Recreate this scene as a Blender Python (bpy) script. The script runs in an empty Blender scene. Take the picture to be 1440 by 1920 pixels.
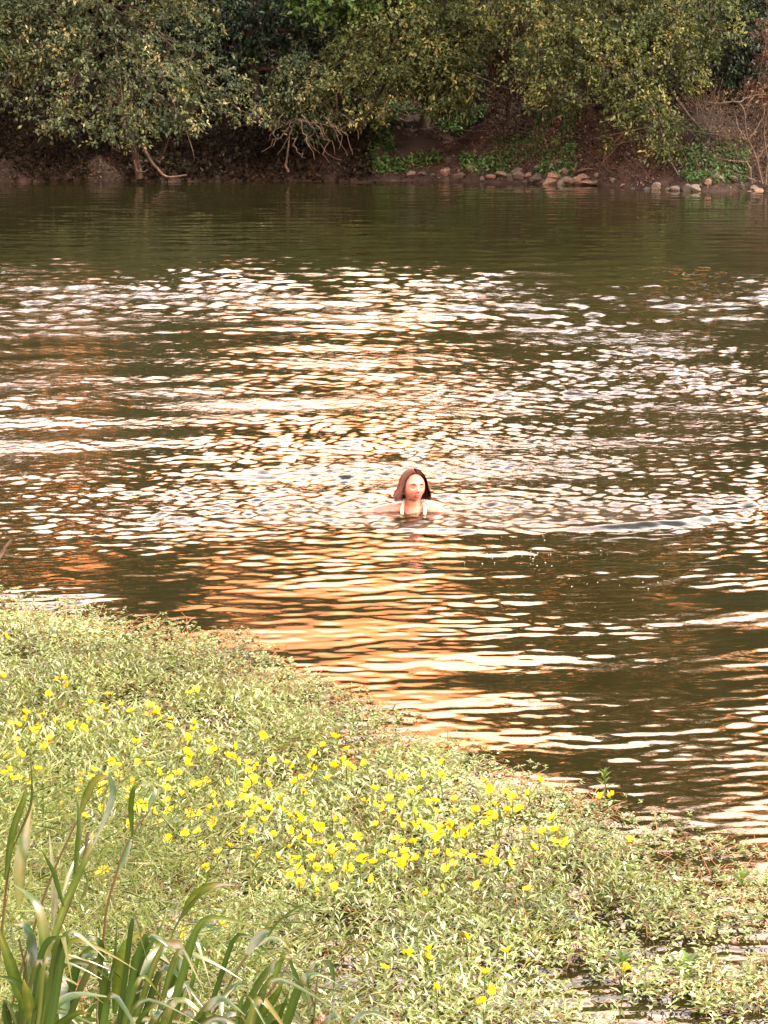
import bpy, math, random
import numpy as np
from mathutils import Vector, Matrix, noise as mnoise

rng = np.random.default_rng(7)
random.seed(7)
sc = bpy.context.scene
COL = sc.collection

# ------------------------------------------------------------------ camera, sky, sun, exposure
H = 2.93
F = 4600.0                                   # focal length in photo pixels (photo 1440 x 1920)
PITCH = math.atan(860.0 / F)
cam_data = bpy.data.cameras.new('camera')
cam_data.sensor_fit = 'VERTICAL'
cam_data.sensor_height = 36.0
cam_data.lens = 36.0 * F / 1920.0
cam_data.clip_start = 0.1
cam_data.clip_end = 2000
cam = bpy.data.objects.new('camera', cam_data)
COL.objects.link(cam)
cam.location = (0, 0, H)
cam.rotation_euler = (math.pi / 2 - PITCH, 0, 0)
sc.camera = cam

SUN_EL = math.radians(40)
SUN_AZ = math.radians(108)                    # from the right of the view
sun_dir = Vector((math.sin(SUN_AZ) * math.cos(SUN_EL), math.cos(SUN_AZ) * math.cos(SUN_EL), math.sin(SUN_EL)))

world = bpy.data.worlds.new('World')
sc.world = world
world.use_nodes = True
wn, wl = world.node_tree.nodes, world.node_tree.links
wn.clear()
out = wn.new('ShaderNodeOutputWorld')
sky = wn.new('ShaderNodeTexSky')
sky.sky_type = 'NISHITA'
sky.sun_disc = False
sky.sun_elevation = SUN_EL
sky.sun_rotation = SUN_AZ
sky.dust_density = 4.0
sky.air_density = 1.3
bg1 = wn.new('ShaderNodeBackground')
bg1.inputs['Strength'].default_value = 0.06
wl.new(sky.outputs[0], bg1.inputs['Color'])
# golden haze low in the sky, thin pale cloud above it, brighter towards the sun
tc = wn.new('ShaderNodeTexCoord')
sep = wn.new('ShaderNodeSeparateXYZ')
wl.new(tc.outputs['Generated'], sep.inputs[0])
ramp = wn.new('ShaderNodeValToRGB')
cr = ramp.color_ramp
cr.elements[0].position = 0.0
cr.elements[0].color = (0.40, 0.14, 0.03, 1)
cr.elements[1].position = 1.0
cr.elements[1].color = (0.20, 0.24, 0.32, 1)
for p, c in ((0.14, (0.80, 0.22, 0.035)), (0.22, (1.5, 0.42, 0.07)), (0.290, (2.4, 0.88, 0.26)), (0.345, (4.0, 2.55, 1.75)), (0.54, (3.2, 2.6, 2.5)), (0.74, (0.30, 0.33, 0.42))):
    e = cr.elements.new(p)
    e.color = (*c, 1)
wl.new(sep.outputs['Z'], ramp.inputs[0])
dot = wn.new('ShaderNodeVectorMath')
dot.operation = 'DOT_PRODUCT'
wl.new(tc.outputs['Generated'], dot.inputs[0])
dot.inputs[1].default_value = sun_dir
mr = wn.new('ShaderNodeMapRange')
mr.interpolation_type = 'SMOOTHSTEP'
mr.inputs['From Min'].default_value = -1.0
mr.inputs['From Max'].default_value = 0.95
mr.inputs['To Min'].default_value = 0.8
mr.inputs['To Max'].default_value = 1.0
wl.new(dot.outputs['Value'], mr.inputs['Value'])
cl = wn.new('ShaderNodeTexNoise')
cl.inputs['Scale'].default_value = 9.0
cl.inputs['Detail'].default_value = 4
wl.new(tc.outputs['Generated'], cl.inputs['Vector'])
clr = wn.new('ShaderNodeMapRange')
clr.inputs['From Min'].default_value = 0.3
clr.inputs['From Max'].default_value = 0.7
clr.inputs['To Min'].default_value = 0.45
clr.inputs['To Max'].default_value = 1.9
wl.new(cl.outputs['Fac'], clr.inputs['Value'])
mu = wn.new('ShaderNodeMath')
mu.operation = 'MULTIPLY'
wl.new(mr.outputs[0], mu.inputs[0])
wl.new(clr.outputs[0], mu.inputs[1])
mu2 = wn.new('ShaderNodeMath')
mu2.operation = 'MULTIPLY'
wl.new(mu.outputs[0], mu2.inputs[0])
mu2.inputs[1].default_value = 1.7
bg2 = wn.new('ShaderNodeBackground')
wl.new(ramp.outputs[0], bg2.inputs['Color'])
wl.new(mu2.outputs[0], bg2.inputs['Strength'])
addsh = wn.new('ShaderNodeAddShader')
wl.new(bg1.outputs[0], addsh.inputs[0])
wl.new(bg2.outputs[0], addsh.inputs[1])
wl.new(addsh.outputs[0], out.inputs['Surface'])

sd = bpy.data.lights.new('sun', 'SUN')
sd.energy = 4.6
sd.angle = math.radians(0.53)
sd.color = (1.0, 0.88, 0.70)
sun = bpy.data.objects.new('sun', sd)
COL.objects.link(sun)
sun.rotation_euler = (-sun_dir).to_track_quat('-Z', 'Y').to_euler()

sc.view_settings.view_transform = 'Standard'
sc.view_settings.look = 'None'
sc.view_settings.gamma = 1
sc.view_settings.use_curve_mapping = False
sc.view_settings.exposure = 0.82
sc.cycles.max_bounces = 6
sc.cycles.transparent_max_bounces = 4
sc.cycles.sample_clamp_indirect = 6
sc.cycles.caustics_reflective = False
sc.cycles.caustics_refractive = False

# ------------------------------------------------------------------ helpers
def ray(px, py):
    dx, dy = (px - 720.0) / F, (960.0 - py) / F
    return np.array([dx, math.cos(PITCH) + dy * math.sin(PITCH), -math.sin(PITCH) + dy * math.cos(PITCH)])

def G(px, py, z=0.0):
    d = ray(px, py)
    t = (z - H) / d[2]
    return np.array([0, 0, H]) + d * t

def P(px, py, Y):
    d = ray(px, py)
    return np.array([0, 0, H]) + d * (Y / d[1])

def tag(o, label=None, cat=None, group=None, kind=None):
    if label: o['label'] = label
    if cat: o['category'] = cat
    if group: o['group'] = group
    if kind: o['kind'] = kind
    return o

def link(name, me, mat=None, parent=None, loc=(0, 0, 0)):
    o = bpy.data.objects.new(name, me)
    COL.objects.link(o)
    o.location = loc
    if mat is not None and me is not None and not me.materials:
        me.materials.append(mat)
    if parent is not None:
        o.parent = parent
    return o

def empty(name, loc, label, cat, group=None):
    o = bpy.data.objects.new(name, None)
    COL.objects.link(o)
    o.location = loc
    o.empty_display_size = 0.1
    return tag(o, label, cat, group)

def mesh_np(name, V, faces, k, var=None, smooth=True):
    V = np.asarray(V, dtype=np.float32)
    faces = np.asarray(faces, dtype=np.int32)
    me = bpy.data.meshes.new(name)
    n = len(faces)
    me.vertices.add(len(V))
    me.vertices.foreach_set('co', V.ravel())
    me.loops.add(n * k)
    me.loops.foreach_set('vertex_index', faces.ravel())
    me.polygons.add(n)
    me.polygons.foreach_set('loop_start', np.arange(n, dtype=np.int32) * k)
    me.polygons.foreach_set('loop_total', np.full(n, k, dtype=np.int32))
    me.polygons.foreach_set('use_smooth', np.full(n, smooth, dtype=bool))
    if var is not None:
        a = me.attributes.new('var', 'FLOAT', 'POINT')
        a.data.foreach_set('value', np.asarray(var, dtype=np.float32))
    me.update(calc_edges=True)
    return me

def norm(a):
    return a / np.maximum(np.linalg.norm(a, axis=-1, keepdims=True), 1e-9)

def leaves(name, Pb, D, N, L, W, fold=0.15, var=None):
    """two triangles folded along the midrib for every leaf"""
    n = len(Pb)
    D = norm(D)
    S = norm(np.cross(D, N))
    N = np.cross(S, D)
    L = np.broadcast_to(L, (n,))[:, None]
    W = np.broadcast_to(W, (n,))[:, None]
    V = np.empty((n, 4, 3))
    V[:, 0] = Pb
    V[:, 1] = Pb + D * L * 0.48 + S * W * 0.5 + N * W * fold
    V[:, 2] = Pb + D * L - N * L * 0.08
    V[:, 3] = Pb + D * L * 0.48 - S * W * 0.5 + N * W * fold
    b = np.arange(n)[:, None] * 4
    f = np.concatenate([b + np.array([[0, 1, 2]]), b + np.array([[0, 2, 3]])], 0)
    if var is None:
        var = rng.random(n)
    return mesh_np(name, V.reshape(-1, 3), f, 3, np.repeat(var, 4))

def tube_arrays(pts, radii, sides=6, base=0):
    pts = np.asarray(pts, float)
    n = len(pts)
    T = np.gradient(pts, axis=0)
    T = norm(T)
    ref = np.array([0.31, 0.9, 0.2])
    A = norm(np.cross(T, ref))
    B = np.cross(T, A)
    ang = np.linspace(0, 2 * math.pi, sides, endpoint=False)
    ring = (np.cos(ang)[None, :, None] * A[:, None] + np.sin(ang)[None, :, None] * B[:, None])
    V = pts[:, None] + ring * np.asarray(radii, float)[:, None, None]
    i = np.arange(n - 1)[:, None] * sides
    j = np.arange(sides)[None]
    a = i + j
    b_ = i + (j + 1) % sides
    f = np.stack([a, b_, b_ + sides, a + sides], -1).reshape(-1, 4)
    return V.reshape(-1, 3), f + base

def tubes(name, list_pr, sides=6):
    Vs, Fs, base = [], [], 0
    for pts, r in list_pr:
        V, f = tube_arrays(pts, r, sides, base)
        Vs.append(V); Fs.append(f); base += len(V)
    return mesh_np(name, np.concatenate(Vs), np.concatenate(Fs), 4)

def curve_pts(ctrl, n=12, jitter=0.0):
    """Catmull-Rom through the control points"""
    c = np.asarray(ctrl, float)
    c = np.vstack([2 * c[0] - c[1], c, 2 * c[-1] - c[-2]])
    segs = len(c) - 3
    outp = []
    for s in range(segs):
        p0, p1, p2, p3 = c[s:s + 4]
        for t in np.linspace(0, 1, max(2, n // segs), endpoint=(s == segs - 1)):
            outp.append(0.5 * ((2 * p1) + (-p0 + p2) * t + (2 * p0 - 5 * p1 + 4 * p2 - p3) * t * t + (-p0 + 3 * p1 - 3 * p2 + p3) * t ** 3))
    outp = np.array(outp)
    if jitter:
        outp[1:-1] += rng.normal(0, jitter, outp[1:-1].shape)
    return outp

def vnoise(x, y, scale, seed):
    """smooth value noise in numpy, 0..1"""
    r = np.random.default_rng(seed)
    tab = r.random((256, 256))
    u, v = x / scale + 1000.37, y / scale + 1000.71
    i, j = np.floor(u).astype(int), np.floor(v).astype(int)
    fu, fv = u - i, v - j
    fu, fv = fu * fu * (3 - 2 * fu), fv * fv * (3 - 2 * fv)
    a = tab[i % 256, j % 256]; b = tab[(i + 1) % 256, j % 256]
    c = tab[i % 256, (j + 1) % 256]; d = tab[(i + 1) % 256, (j + 1) % 256]
    return (a * (1 - fu) + b * fu) * (1 - fv) + (c * (1 - fu) + d * fu) * fv

# ------------------------------------------------------------------ materials
def mat_base(name):
    m = bpy.data.materials.new(name)
    m.use_nodes = True
    nt = m.node_tree
    p = nt.nodes['Principled BSDF']
    return m, nt.nodes, nt.links, p

def leaf_mat(name, stops, rough=0.5, transl=0.35, tint=(1.3, 1.25, 0.5), spec=0.5, noise_scale=1.2, noise_amt=0.35):
    m, n, l, p = mat_base(name)
    at = n.new('ShaderNodeAttribute'); at.attribute_name = 'var'
    r = n.new('ShaderNodeValToRGB')
    els = r.color_ramp.elements
    els[0].position, els[0].color = stops[0][0], (*stops[0][1], 1)
    els[1].position, els[1].color = stops[-1][0], (*stops[-1][1], 1)
    for pp, c in stops[1:-1]:
        e = els.new(pp); e.color = (*c, 1)
    l.new(at.outputs['Fac'], r.inputs[0])
    tcn = n.new('ShaderNodeTexCoord')
    no = n.new('ShaderNodeTexNoise'); no.inputs['Scale'].default_value = noise_scale; no.inputs['Detail'].default_value = 3
    l.new(tcn.outputs['Object'], no.inputs['Vector'])
    mp = n.new('ShaderNodeMapRange')
    mp.inputs['From Min'].default_value = 0.3; mp.inputs['From Max'].default_value = 0.7
    mp.inputs['To Min'].default_value = 1 - noise_amt; mp.inputs['To Max'].default_value = 1 + noise_amt
    l.new(no.outputs['Fac'], mp.inputs['Value'])
    mx = n.new('ShaderNodeVectorMath'); mx.operation = 'SCALE'
    l.new(r.outputs[0], mx.inputs[0]); l.new(mp.outputs[0], mx.inputs['Scale'])
    l.new(mx.outputs[0], p.inputs['Base Color'])
    p.inputs['Roughness'].default_value = rough
    p.inputs['Specular IOR Level'].default_value = spec
    tr = n.new('ShaderNodeBsdfTranslucent')
    tm = n.new('ShaderNodeVectorMath'); tm.operation = 'MULTIPLY'
    tm.inputs[1].default_value = tint
    l.new(mx.outputs[0], tm.inputs[0]); l.new(tm.outputs[0], tr.inputs['Color'])
    ms = n.new('ShaderNodeMixShader'); ms.inputs[0].default_value = transl
    l.new(p.outputs[0], ms.inputs[1]); l.new(tr.outputs[0], ms.inputs[2])
    l.new(ms.outputs[0], n['Material Output'].inputs['Surface'])
    return m

def solid_mat(name, c1, c2, scale=8.0, rough=0.8, bump=0.3, spec=0.3, stretch=(1, 1, 1)):
    m, n, l, p = mat_base(name)
    tcn = n.new('ShaderNodeTexCoord')
    mpg = n.new('ShaderNodeMapping'); mpg.inputs['Scale'].default_value = stretch
    l.new(tcn.outputs['Object'], mpg.inputs[0])
    no = n.new('ShaderNodeTexNoise'); no.inputs['Scale'].default_value = scale; no.inputs['Detail'].default_value = 6
    no.inputs['Roughness'].default_value = 0.65
    l.new(mpg.outputs[0], no.inputs['Vector'])
    r = n.new('ShaderNodeValToRGB')
    r.color_ramp.elements[0].position = 0.35; r.color_ramp.elements[0].color = (*c1, 1)
    r.color_ramp.elements[1].position = 0.68; r.color_ramp.elements[1].color = (*c2, 1)
    l.new(no.outputs['Fac'], r.inputs[0])
    l.new(r.outputs[0], p.inputs['Base Color'])
    p.inputs['Roughness'].default_value = rough
    p.inputs['Specular IOR Level'].default_value = spec
    b = n.new('ShaderNodeBump'); b.inputs['Strength'].default_value = bump; b.inputs['Distance'].default_value = 0.05
    l.new(no.outputs['Fac'], b.inputs['Height']); l.new(b.outputs[0], p.inputs['Normal'])
    return m

M = {}
M['leaf_grey'] = leaf_mat('leaf_grey_green', [(0, (.022, .042, .022)), (.45, (.062, .092, .046)), (.72, (.15, .17, .08)), (1, (.42, .37, .20))], spec=.25)
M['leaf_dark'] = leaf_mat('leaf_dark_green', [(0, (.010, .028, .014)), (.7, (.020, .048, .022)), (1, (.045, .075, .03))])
M['leaf_bright'] = leaf_mat('leaf_bright_green', [(0, (.035, .085, .018)), (.6, (.065, .14, .03)), (1, (.15, .22, .05))])
M['leaf_olive'] = leaf_mat('leaf_olive', [(0, (.026, .046, .016)), (.45, (.072, .102, .036)), (.7, (.17, .19, .07)), (1, (.40, .38, .15))], spec=.25)
M['leaf_rust'] = leaf_mat('leaf_rust', [(0, (.03, .016, .010)), (.6, (.085, .048, .028)), (1, (.19, .11, .06))])
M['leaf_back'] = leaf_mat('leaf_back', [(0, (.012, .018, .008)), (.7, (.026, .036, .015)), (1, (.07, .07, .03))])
M['leaf_painted_shade'] = leaf_mat('leaf_painted_shade', [(0, (.008, .008, .006)), (.7, (.020, .019, .012)), (1, (.06, .045, .03))], spec=.1)  # near-black leaf colour that carries the shade under the left tree
M['weed'] = leaf_mat('weed_leaf', [(0, (.018, .065, .015)), (.7, (.045, .13, .03)), (1, (.12, .19, .05))])
M['litter'] = leaf_mat('leaf_litter', [(0, (.024, .016, .010)), (.6, (.065, .044, .030)), (1, (.14, .10, .065))], transl=.1, spec=.1)
M['bark'] = solid_mat('bark', (.022, .018, .013), (.075, .06, .045), 9, .85, .6, stretch=(1, 1, .25))
M['pale_wood'] = solid_mat('pale_wood', (.05, .04, .03), (.135, .108, .08), 12, .8, .4, stretch=(1, 1, .3))
M['twig'] = solid_mat('twig', (.035, .026, .019), (.09, .065, .048), 12, .8, .3)
M['earth'] = solid_mat('earth', (.011, .008, .006), (.046, .031, .023), 2.2, .95, .8)
M['stone_grey'] = solid_mat('stone_grey', (.06, .055, .045), (.17, .15, .12), 5, .85, .5)
M['stone_pink'] = solid_mat('stone_pink', (.09, .062, .048), (.24, .165, .13), 5, .85, .5)
M['stone_dark'] = solid_mat('stone_dark', (.03, .03, .025), (.09, .085, .07), 5, .8, .5)

# ------------------------------------------------------------------ water
SWX, SWY = G(775, 958)[:2]
def water_height(x, y):
    h = np.zeros_like(x)
    D = y
    r = np.random.default_rng(21)
    def band(n, lmin, lmax, spread, rms, mask):
        lam = np.exp(r.uniform(math.log(lmin), math.log(lmax), n))
        th = math.pi / 2 + r.normal(0, spread, n)
        ph = r.uniform(0, 2 * math.pi, n)
        s = rms * math.sqrt(2.0 / n)
        acc = np.zeros_like(x)
        for i in range(n):
            k = 2 * math.pi / lam[i]
            acc += (s / k) * np.cos(k * (math.cos(th[i]) * x + math.sin(th[i]) * y) + ph[i])
        return acc * mask
    def sstep(a, b, v):
        t = np.clip((v - a) / (b - a), 0, 1)
        return t * t * (3 - 2 * t)
    mid = sstep(13.5, 18.0, D) * (1 - sstep(30.0, 42.0, D))
    patch = 0.50 + 1.10 * vnoise(x, y * 0.55, 1.6, 5) * (0.4 + vnoise(x, y * 0.5, 4.5, 6)) * 1.5
    far = sstep(30, 40, D)
    near = 1 - sstep(13.0, 17.0, D)
    h += band(32, 0.065, 0.19, 0.70, 0.12, sstep(13.8, 16.0, D) * (1 - sstep(19, 22, D)) * patch)
    h += band(32, 0.10, 0.27, 0.70, 0.13, sstep(18.5, 21.5, D) * (1 - sstep(24.5, 28, D)) * patch)
    h += band(32, 0.18, 0.44, 0.70, 0.13, sstep(24, 27.5, D) * (1 - sstep(31, 41, D)) * patch)
    h += band(12, 0.45, 1.5, 0.40, 0.050, mid)
    h += band(18, 0.25, 0.8, 0.55, 0.022, far * (0.5 + patch * 0.5))
    npatch = 0.22 + 2.1 * (vnoise(x, y, 0.8, 9) * (.5 + vnoise(x, y, 2.1, 10))) ** 1.5
    h += band(30, 0.06, 0.20, 0.33, 0.064, near * npatch)
    h += band(10, 0.4, 1.9, 0.4, 0.024, 1.0)
    # rings spreading from the swimmer
    rr = np.sqrt((x - SWX) ** 2 + (y - SWY) ** 2) + 1e-6
    wob = 0.05 * np.sin(3.1 * x + 1.3) + 0.04 * np.sin(2.3 * y + 4 * x)
    amp = 0.055 * np.exp(-rr / 2.8) * sstep(0.25, 0.7, rr) * (1 - sstep(4.0, 6.0, rr))
    k = 2 * math.pi / 0.23
    h += amp / k * np.cos(k * (rr + wob)) * (0.6 + 0.8 * vnoise(x, y, .5, 31))
    # churned water close about her, wider than deep
    e = np.sqrt(((x - SWX - 0.25) / 1.75) ** 2 + ((y - SWY + 0.03) / 0.62) ** 2)
    ch = (1 - sstep(0.75, 1.08, e + 0.25 * (vnoise(x, y, .35, 77) - .5)))
    h += band(34, 0.06, 0.18, 0.9, 0.20, ch)
    # sharp bow wave at the rim of the churned water
    h += 0.024 * np.exp(-((e - 1.06 + .10 * (vnoise(x, y, .5, 13) - .5)) / 0.07) ** 2) * np.clip(vnoise(x, y, .6, 12) * 2 - .35, 0, 1.6) * (y < SWY - .12)
    return h

def build_water():
    ys = [2.0]
    while ys[-1] < 64:
        ys.append(ys[-1] + 0.0104 * (max(ys[-1], 7.0) / 8) ** 1.4)
    ys = np.array(ys)
    u = np.linspace(-1, 1, 391)
    hw = 0.175 * ys + 1.1
    X = hw[:, None] * u[None, :]
    mask = np.ones_like(X)
    # outer skirt columns
    ex = np.array([1.4, 2.2, 4, 8, 16])
    XL = -(hw[:, None] * ex[::-1][None, :]) - 2
    X = np.concatenate([XL, X, -XL[:, ::-1]], 1)
    Y = np.broadcast_to(ys[:, None], X.shape)
    a = np.clip((1.0 - np.abs(X) / (hw[:, None])) / 0.05, 0, 1)
    Z = water_height(X, Y) * a
    nr, nc = X.shape
    V = np.stack([X, Y, Z], -1).reshape(-1, 3)
    i = np.arange(nr - 1)[:, None] * nc + np.arange(nc - 1)[None]
    f = np.stack([i, i + 1, i + nc + 1, i + nc], -1).reshape(-1, 4)
    me = mesh_np('river_water', V, f, 4)
    x, y = X.ravel(), Y.ravel()
    e = np.sqrt(((x - SWX - 0.30) / 1.7) ** 2 + ((y - SWY + 0.10) / 0.60) ** 2) + .35 * (vnoise(x, y, .30, 78) - .5) + .2 * (vnoise(x, y, .1, 79) - .5)
    c = 1 - np.clip((e - .70) / .35, 0, 1)
    at = me.attributes.new('churn', 'FLOAT', 'POINT')
    at.data.foreach_set('value', c.astype(np.float32))
    return me

m, n, l, p = mat_base('river_water')
p.inputs['Base Color'].default_value = (.013, .013, .004, 1)
ca = n.new('ShaderNodeAttribute'); ca.attribute_name = 'churn'
cm = n.new('ShaderNodeMapRange'); cm.inputs['To Min'].default_value = 0.035; cm.inputs['To Max'].default_value = 0.19
l.new(ca.outputs['Fac'], cm.inputs['Value']); l.new(cm.outputs[0], p.inputs['Roughness'])
p.inputs['IOR'].default_value = 1.333
p.inputs['Specular IOR Level'].default_value = 0.5
tcn = n.new('ShaderNodeTexCoord')
mpg = n.new('ShaderNodeMapping'); mpg.inputs['Scale'].default_value = (1.0, 1.7, 1.0)
l.new(tcn.outputs['Object'], mpg.inputs[0])
no = n.new('ShaderNodeTexNoise'); no.inputs['Scale'].default_value = 11.0; no.inputs['Detail'].default_value = 3
l.new(mpg.outputs[0], no.inputs['Vector'])
# gusts: patches of ruffled and calm water
ng = n.new('ShaderNodeTexNoise'); ng.inputs['Scale'].default_value = 0.45; ng.inputs['Detail'].default_value = 3
l.new(tcn.outputs['Object'], ng.inputs['Vector'])
gm = n.new('ShaderNodeMapRange'); gm.inputs['From Min'].default_value = .38; gm.inputs['From Max'].default_value = .62
gm.inputs['To Min'].default_value = .15; gm.inputs['To Max'].default_value = 1.0
l.new(ng.outputs['Fac'], gm.inputs['Value'])
sx = n.new('ShaderNodeSeparateXYZ'); l.new(tcn.outputs['Object'], sx.inputs[0])
ga = n.new('ShaderNodeMapRange'); ga.interpolation_type = 'SMOOTHSTEP'
ga.inputs['From Min'].default_value = 13.5; ga.inputs['From Max'].default_value = 18; ga.inputs['To Min'].default_value = .12; ga.inputs['To Max'].default_value = 1
l.new(sx.outputs['Y'], ga.inputs['Value'])
gb = n.new('ShaderNodeMapRange'); gb.interpolation_type = 'SMOOTHSTEP'
gb.inputs['From Min'].default_value = 28; gb.inputs['From Max'].default_value = 40; gb.inputs['To Min'].default_value = 1; gb.inputs['To Max'].default_value = .12
l.new(sx.outputs['Y'], gb.inputs['Value'])
m1 = n.new('ShaderNodeMath'); m1.operation = 'MULTIPLY'; l.new(gm.outputs[0], m1.inputs[0]); l.new(ga.outputs[0], m1.inputs[1])
m2 = n.new('ShaderNodeMath'); m2.operation = 'MULTIPLY'; l.new(m1.outputs[0], m2.inputs[0]); l.new(gb.outputs[0], m2.inputs[1])
b = n.new('ShaderNodeBump'); b.inputs['Distance'].default_value = 0.009
l.new(m2.outputs[0], b.inputs['Strength'])
l.new(no.outputs['Fac'], b.inputs['Height']); l.new(b.outputs[0], p.inputs['Normal'])
water_mat = m
tag(link('water', build_water(), water_mat), 'brown rippled river water with golden glare', kind='structure')

# ------------------------------------------------------------------ ground: river bed, far bank, near bank
def shore_y(x):
    px = 720 + x / 57.0 * F
    t = np.clip((px - 850) / 500, 0, 1)
    return 57.4 - 4.2 * t * t * (3 - 2 * t) + 0.25 * np.sin(x * 1.7) + 0.15 * np.sin(x * 4.1 + 1)

def far_ground_z(x, y):
    d = y - shore_y(x)
    prof = np.interp(d, [-30, -4, 0, 0.35, 1.0, 2.4, 4.5, 9, 30, 80], [-1.6, -1.2, -0.05, 0.22, 0.62, 1.55, 2.5, 3.6, 7.0, 13.0])
    k = np.clip(d, 0, 2) * 0.5
    return prof + k * ((vnoise(x, y, 1.3, 41) - .5) * 0.55 + (vnoise(x, y, .45, 42) - .5) * 0.22)

def grid_mesh(name, xs, ys, zf):
    X, Y = np.meshgrid(xs, ys)
    Z = zf(X, Y)
    nr, nc = X.shape
    i = np.arange(nr - 1)[:, None] * nc + np.arange(nc - 1)[None]
    return mesh_np(name, np.stack([X, Y, Z], -1).reshape(-1, 3), np.stack([i, i + 1, i + nc + 1, i + nc], -1).reshape(-1, 4), 4)

xs = np.concatenate([np.linspace(-70, -12, 30), np.linspace(-11.8, 11.8, 190), np.linspace(12, 70, 30)])
ysg = np.concatenate([np.linspace(30, 52, 12), np.linspace(52.2, 63, 100), np.linspace(63.5, 140, 40)])
tag(link('far_bank_ground', grid_mesh('far_bank_ground', xs, ysg, far_ground_z), M['earth']), 'steep brown earth bank rising from the far waterline', kind='structure')

def near_ground_z(x, y):
    base = np.interp(y, [-40, -6, 0, 2.5, 4.5, 6.2, 9, 14, 20, 31], [2.2, 1.7, 1.25, 0.95, 0.35, -0.12, -0.45, -0.8, -1.3, -1.7])
    return base + (vnoise(x, y, .8, 51) - .5) * 0.12
M['mud'] = solid_mat('mud', (.03, .02, .012), (.08, .055, .03), 3, .8, .6)
tag(link('near_bank_ground', grid_mesh('near_bank_ground', np.linspace(-60, 60, 100), np.linspace(-40, 31, 140), near_ground_z), M['mud']), 'muddy near bank sliding under the plants', kind='structure')

# ------------------------------------------------------------------ trees of the far bank
def crown_mesh(name, boughs, n, leaf, droop=0.35, spr=7, shell=0.55, flat=0.7, dens_noise=None, sprig_len=0.28):
    """boughs: list of (centre, (rx, ry, rz)); leaves sit in sprigs spread through the boughs' volume"""
    C = np.array([b[0] for b in boughs]); R = np.array([b[1] for b in boughs])
    vol = (R[:, 0] * R[:, 2]) ** 1.0
    ns = n // spr
    idx = rng.choice(len(C), ns, p=vol / vol.sum())
    u = norm(rng.normal(size=(ns, 3)))
    rad = shell + (1 - shell) * rng.random(ns) ** 0.7
    inner = rng.random(ns) < 0.3
    rad = np.where(inner, rng.random(ns) ** 0.5 * 0.8, rad)
    # ragged outline
    nz = np.array([mnoise.noise(Vector(v)) for v in (u * 2.3 + idx[:, None] * 3.7)])
    rad = rad * (1 + 0.45 * nz)
    S = C[idx] + u * R[idx] * rad[:, None]
    # clear pockets
    hole = np.array([mnoise.noise(Vector(v)) for v in S * 1.6])
    keep = hole > -0.22 - 0.3 * rng.random(ns)
    S, u, idx = S[keep], u[keep], idx[keep]
    ns = len(S)
    sd_ = norm(u * np.array([1, 1, .35]) + rng.normal(0, .55, (ns, 3)) + np.array([0, 0, -droop]))
    t = rng.random((ns, spr, 1))
    Pb = S[:, None] + sd_[:, None] * (t - .4) * sprig_len * (0.6 + 0.8 * rng.random((ns, 1, 1))) + rng.normal(0, .03, (ns, spr, 3))
    D = sd_[:, None] * 0.7 + rng.normal(0, .6, (ns, spr, 3)) + np.array([0, 0, -droop * .5])
    N = np.array([0, 0, 1.0]) + rng.normal(0, 1 - flat + .2, (ns, spr, 3))
    N[..., 1] -= 0.3
    cl_ = np.array([mnoise.noise(Vector(v)) for v in S * 1.1 + 9.0])[:, None]
    base = np.clip(np.where(rng.random((ns, 1)) < .15, .5, rng.random((ns, 1)) * 0.38) + .45 * cl_, 0, .8)  # paler sprigs and clumps: sunlit highlights put into the leaf colour
    var = np.clip(base + 0.4 * rng.random((ns, spr)) ** 1.5, 0, 1)
    m_ = ns * spr
    L = leaf * (0.6 + 0.8 * rng.random(m_))
    return leaves(name, Pb.reshape(-1, 3), D.reshape(-1, 3), N.reshape(-1, 3), L, L * 0.5, .2, var.reshape(-1))

def pxb(px, py, rpx, Y, ry=None, asp=1.0):
    c = P(px, py, Y)
    s = Y / F
    return (c, (rpx * s, (ry if ry else rpx * s * .8), rpx * s * asp))

def tree(name, label, trunk_pts, r0, boughs, n, leaf, mat, limbs=True, droop=.35, extra=None, cat='tree', group=None, bark='bark', **kw):
    root = empty(name, tuple(trunk_pts[0]), label, cat, group)
    o0 = np.array(trunk_pts[0])
    tp = curve_pts(np.array(trunk_pts) - o0, 14, r0 * .12)
    link('trunk', tubes('trunk', [(tp, np.linspace(r0, r0 * .35, len(tp)))], 8), M[bark], root)
    if limbs:
        for c, R in boughs:
            k = rng.integers(len(tp) // 3, len(tp))
            a = tp[k]; e = c - o0
            mid = (a + e) / 2 + np.array([0, 0, .12 * np.linalg.norm(e - a)]) + rng.normal(0, .08, 3)
            cp = curve_pts([a, mid, e, e + norm(e - a) * R[0] * .5], 9, .02)
            link('limb', tubes('limb', [(cp, np.linspace(r0 * .45, r0 * .08, len(cp)))] +
                 [(curve_pts([cp[q], cp[q] + rng.normal(0, .3, 3) + np.array([0, 0, -.05]), cp[q] + rng.normal(0, .55, 3)], 6), np.linspace(r0 * .16, .004, 6)) for q in (3, 4, 5, 6, 7)], 5), M[bark], root)
    bo = [(np.array(c) - o0, R) for c, R in boughs]
    link('crown', crown_mesh('crown', bo, n, leaf, droop, **kw), M[mat], root)
    return root

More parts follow.
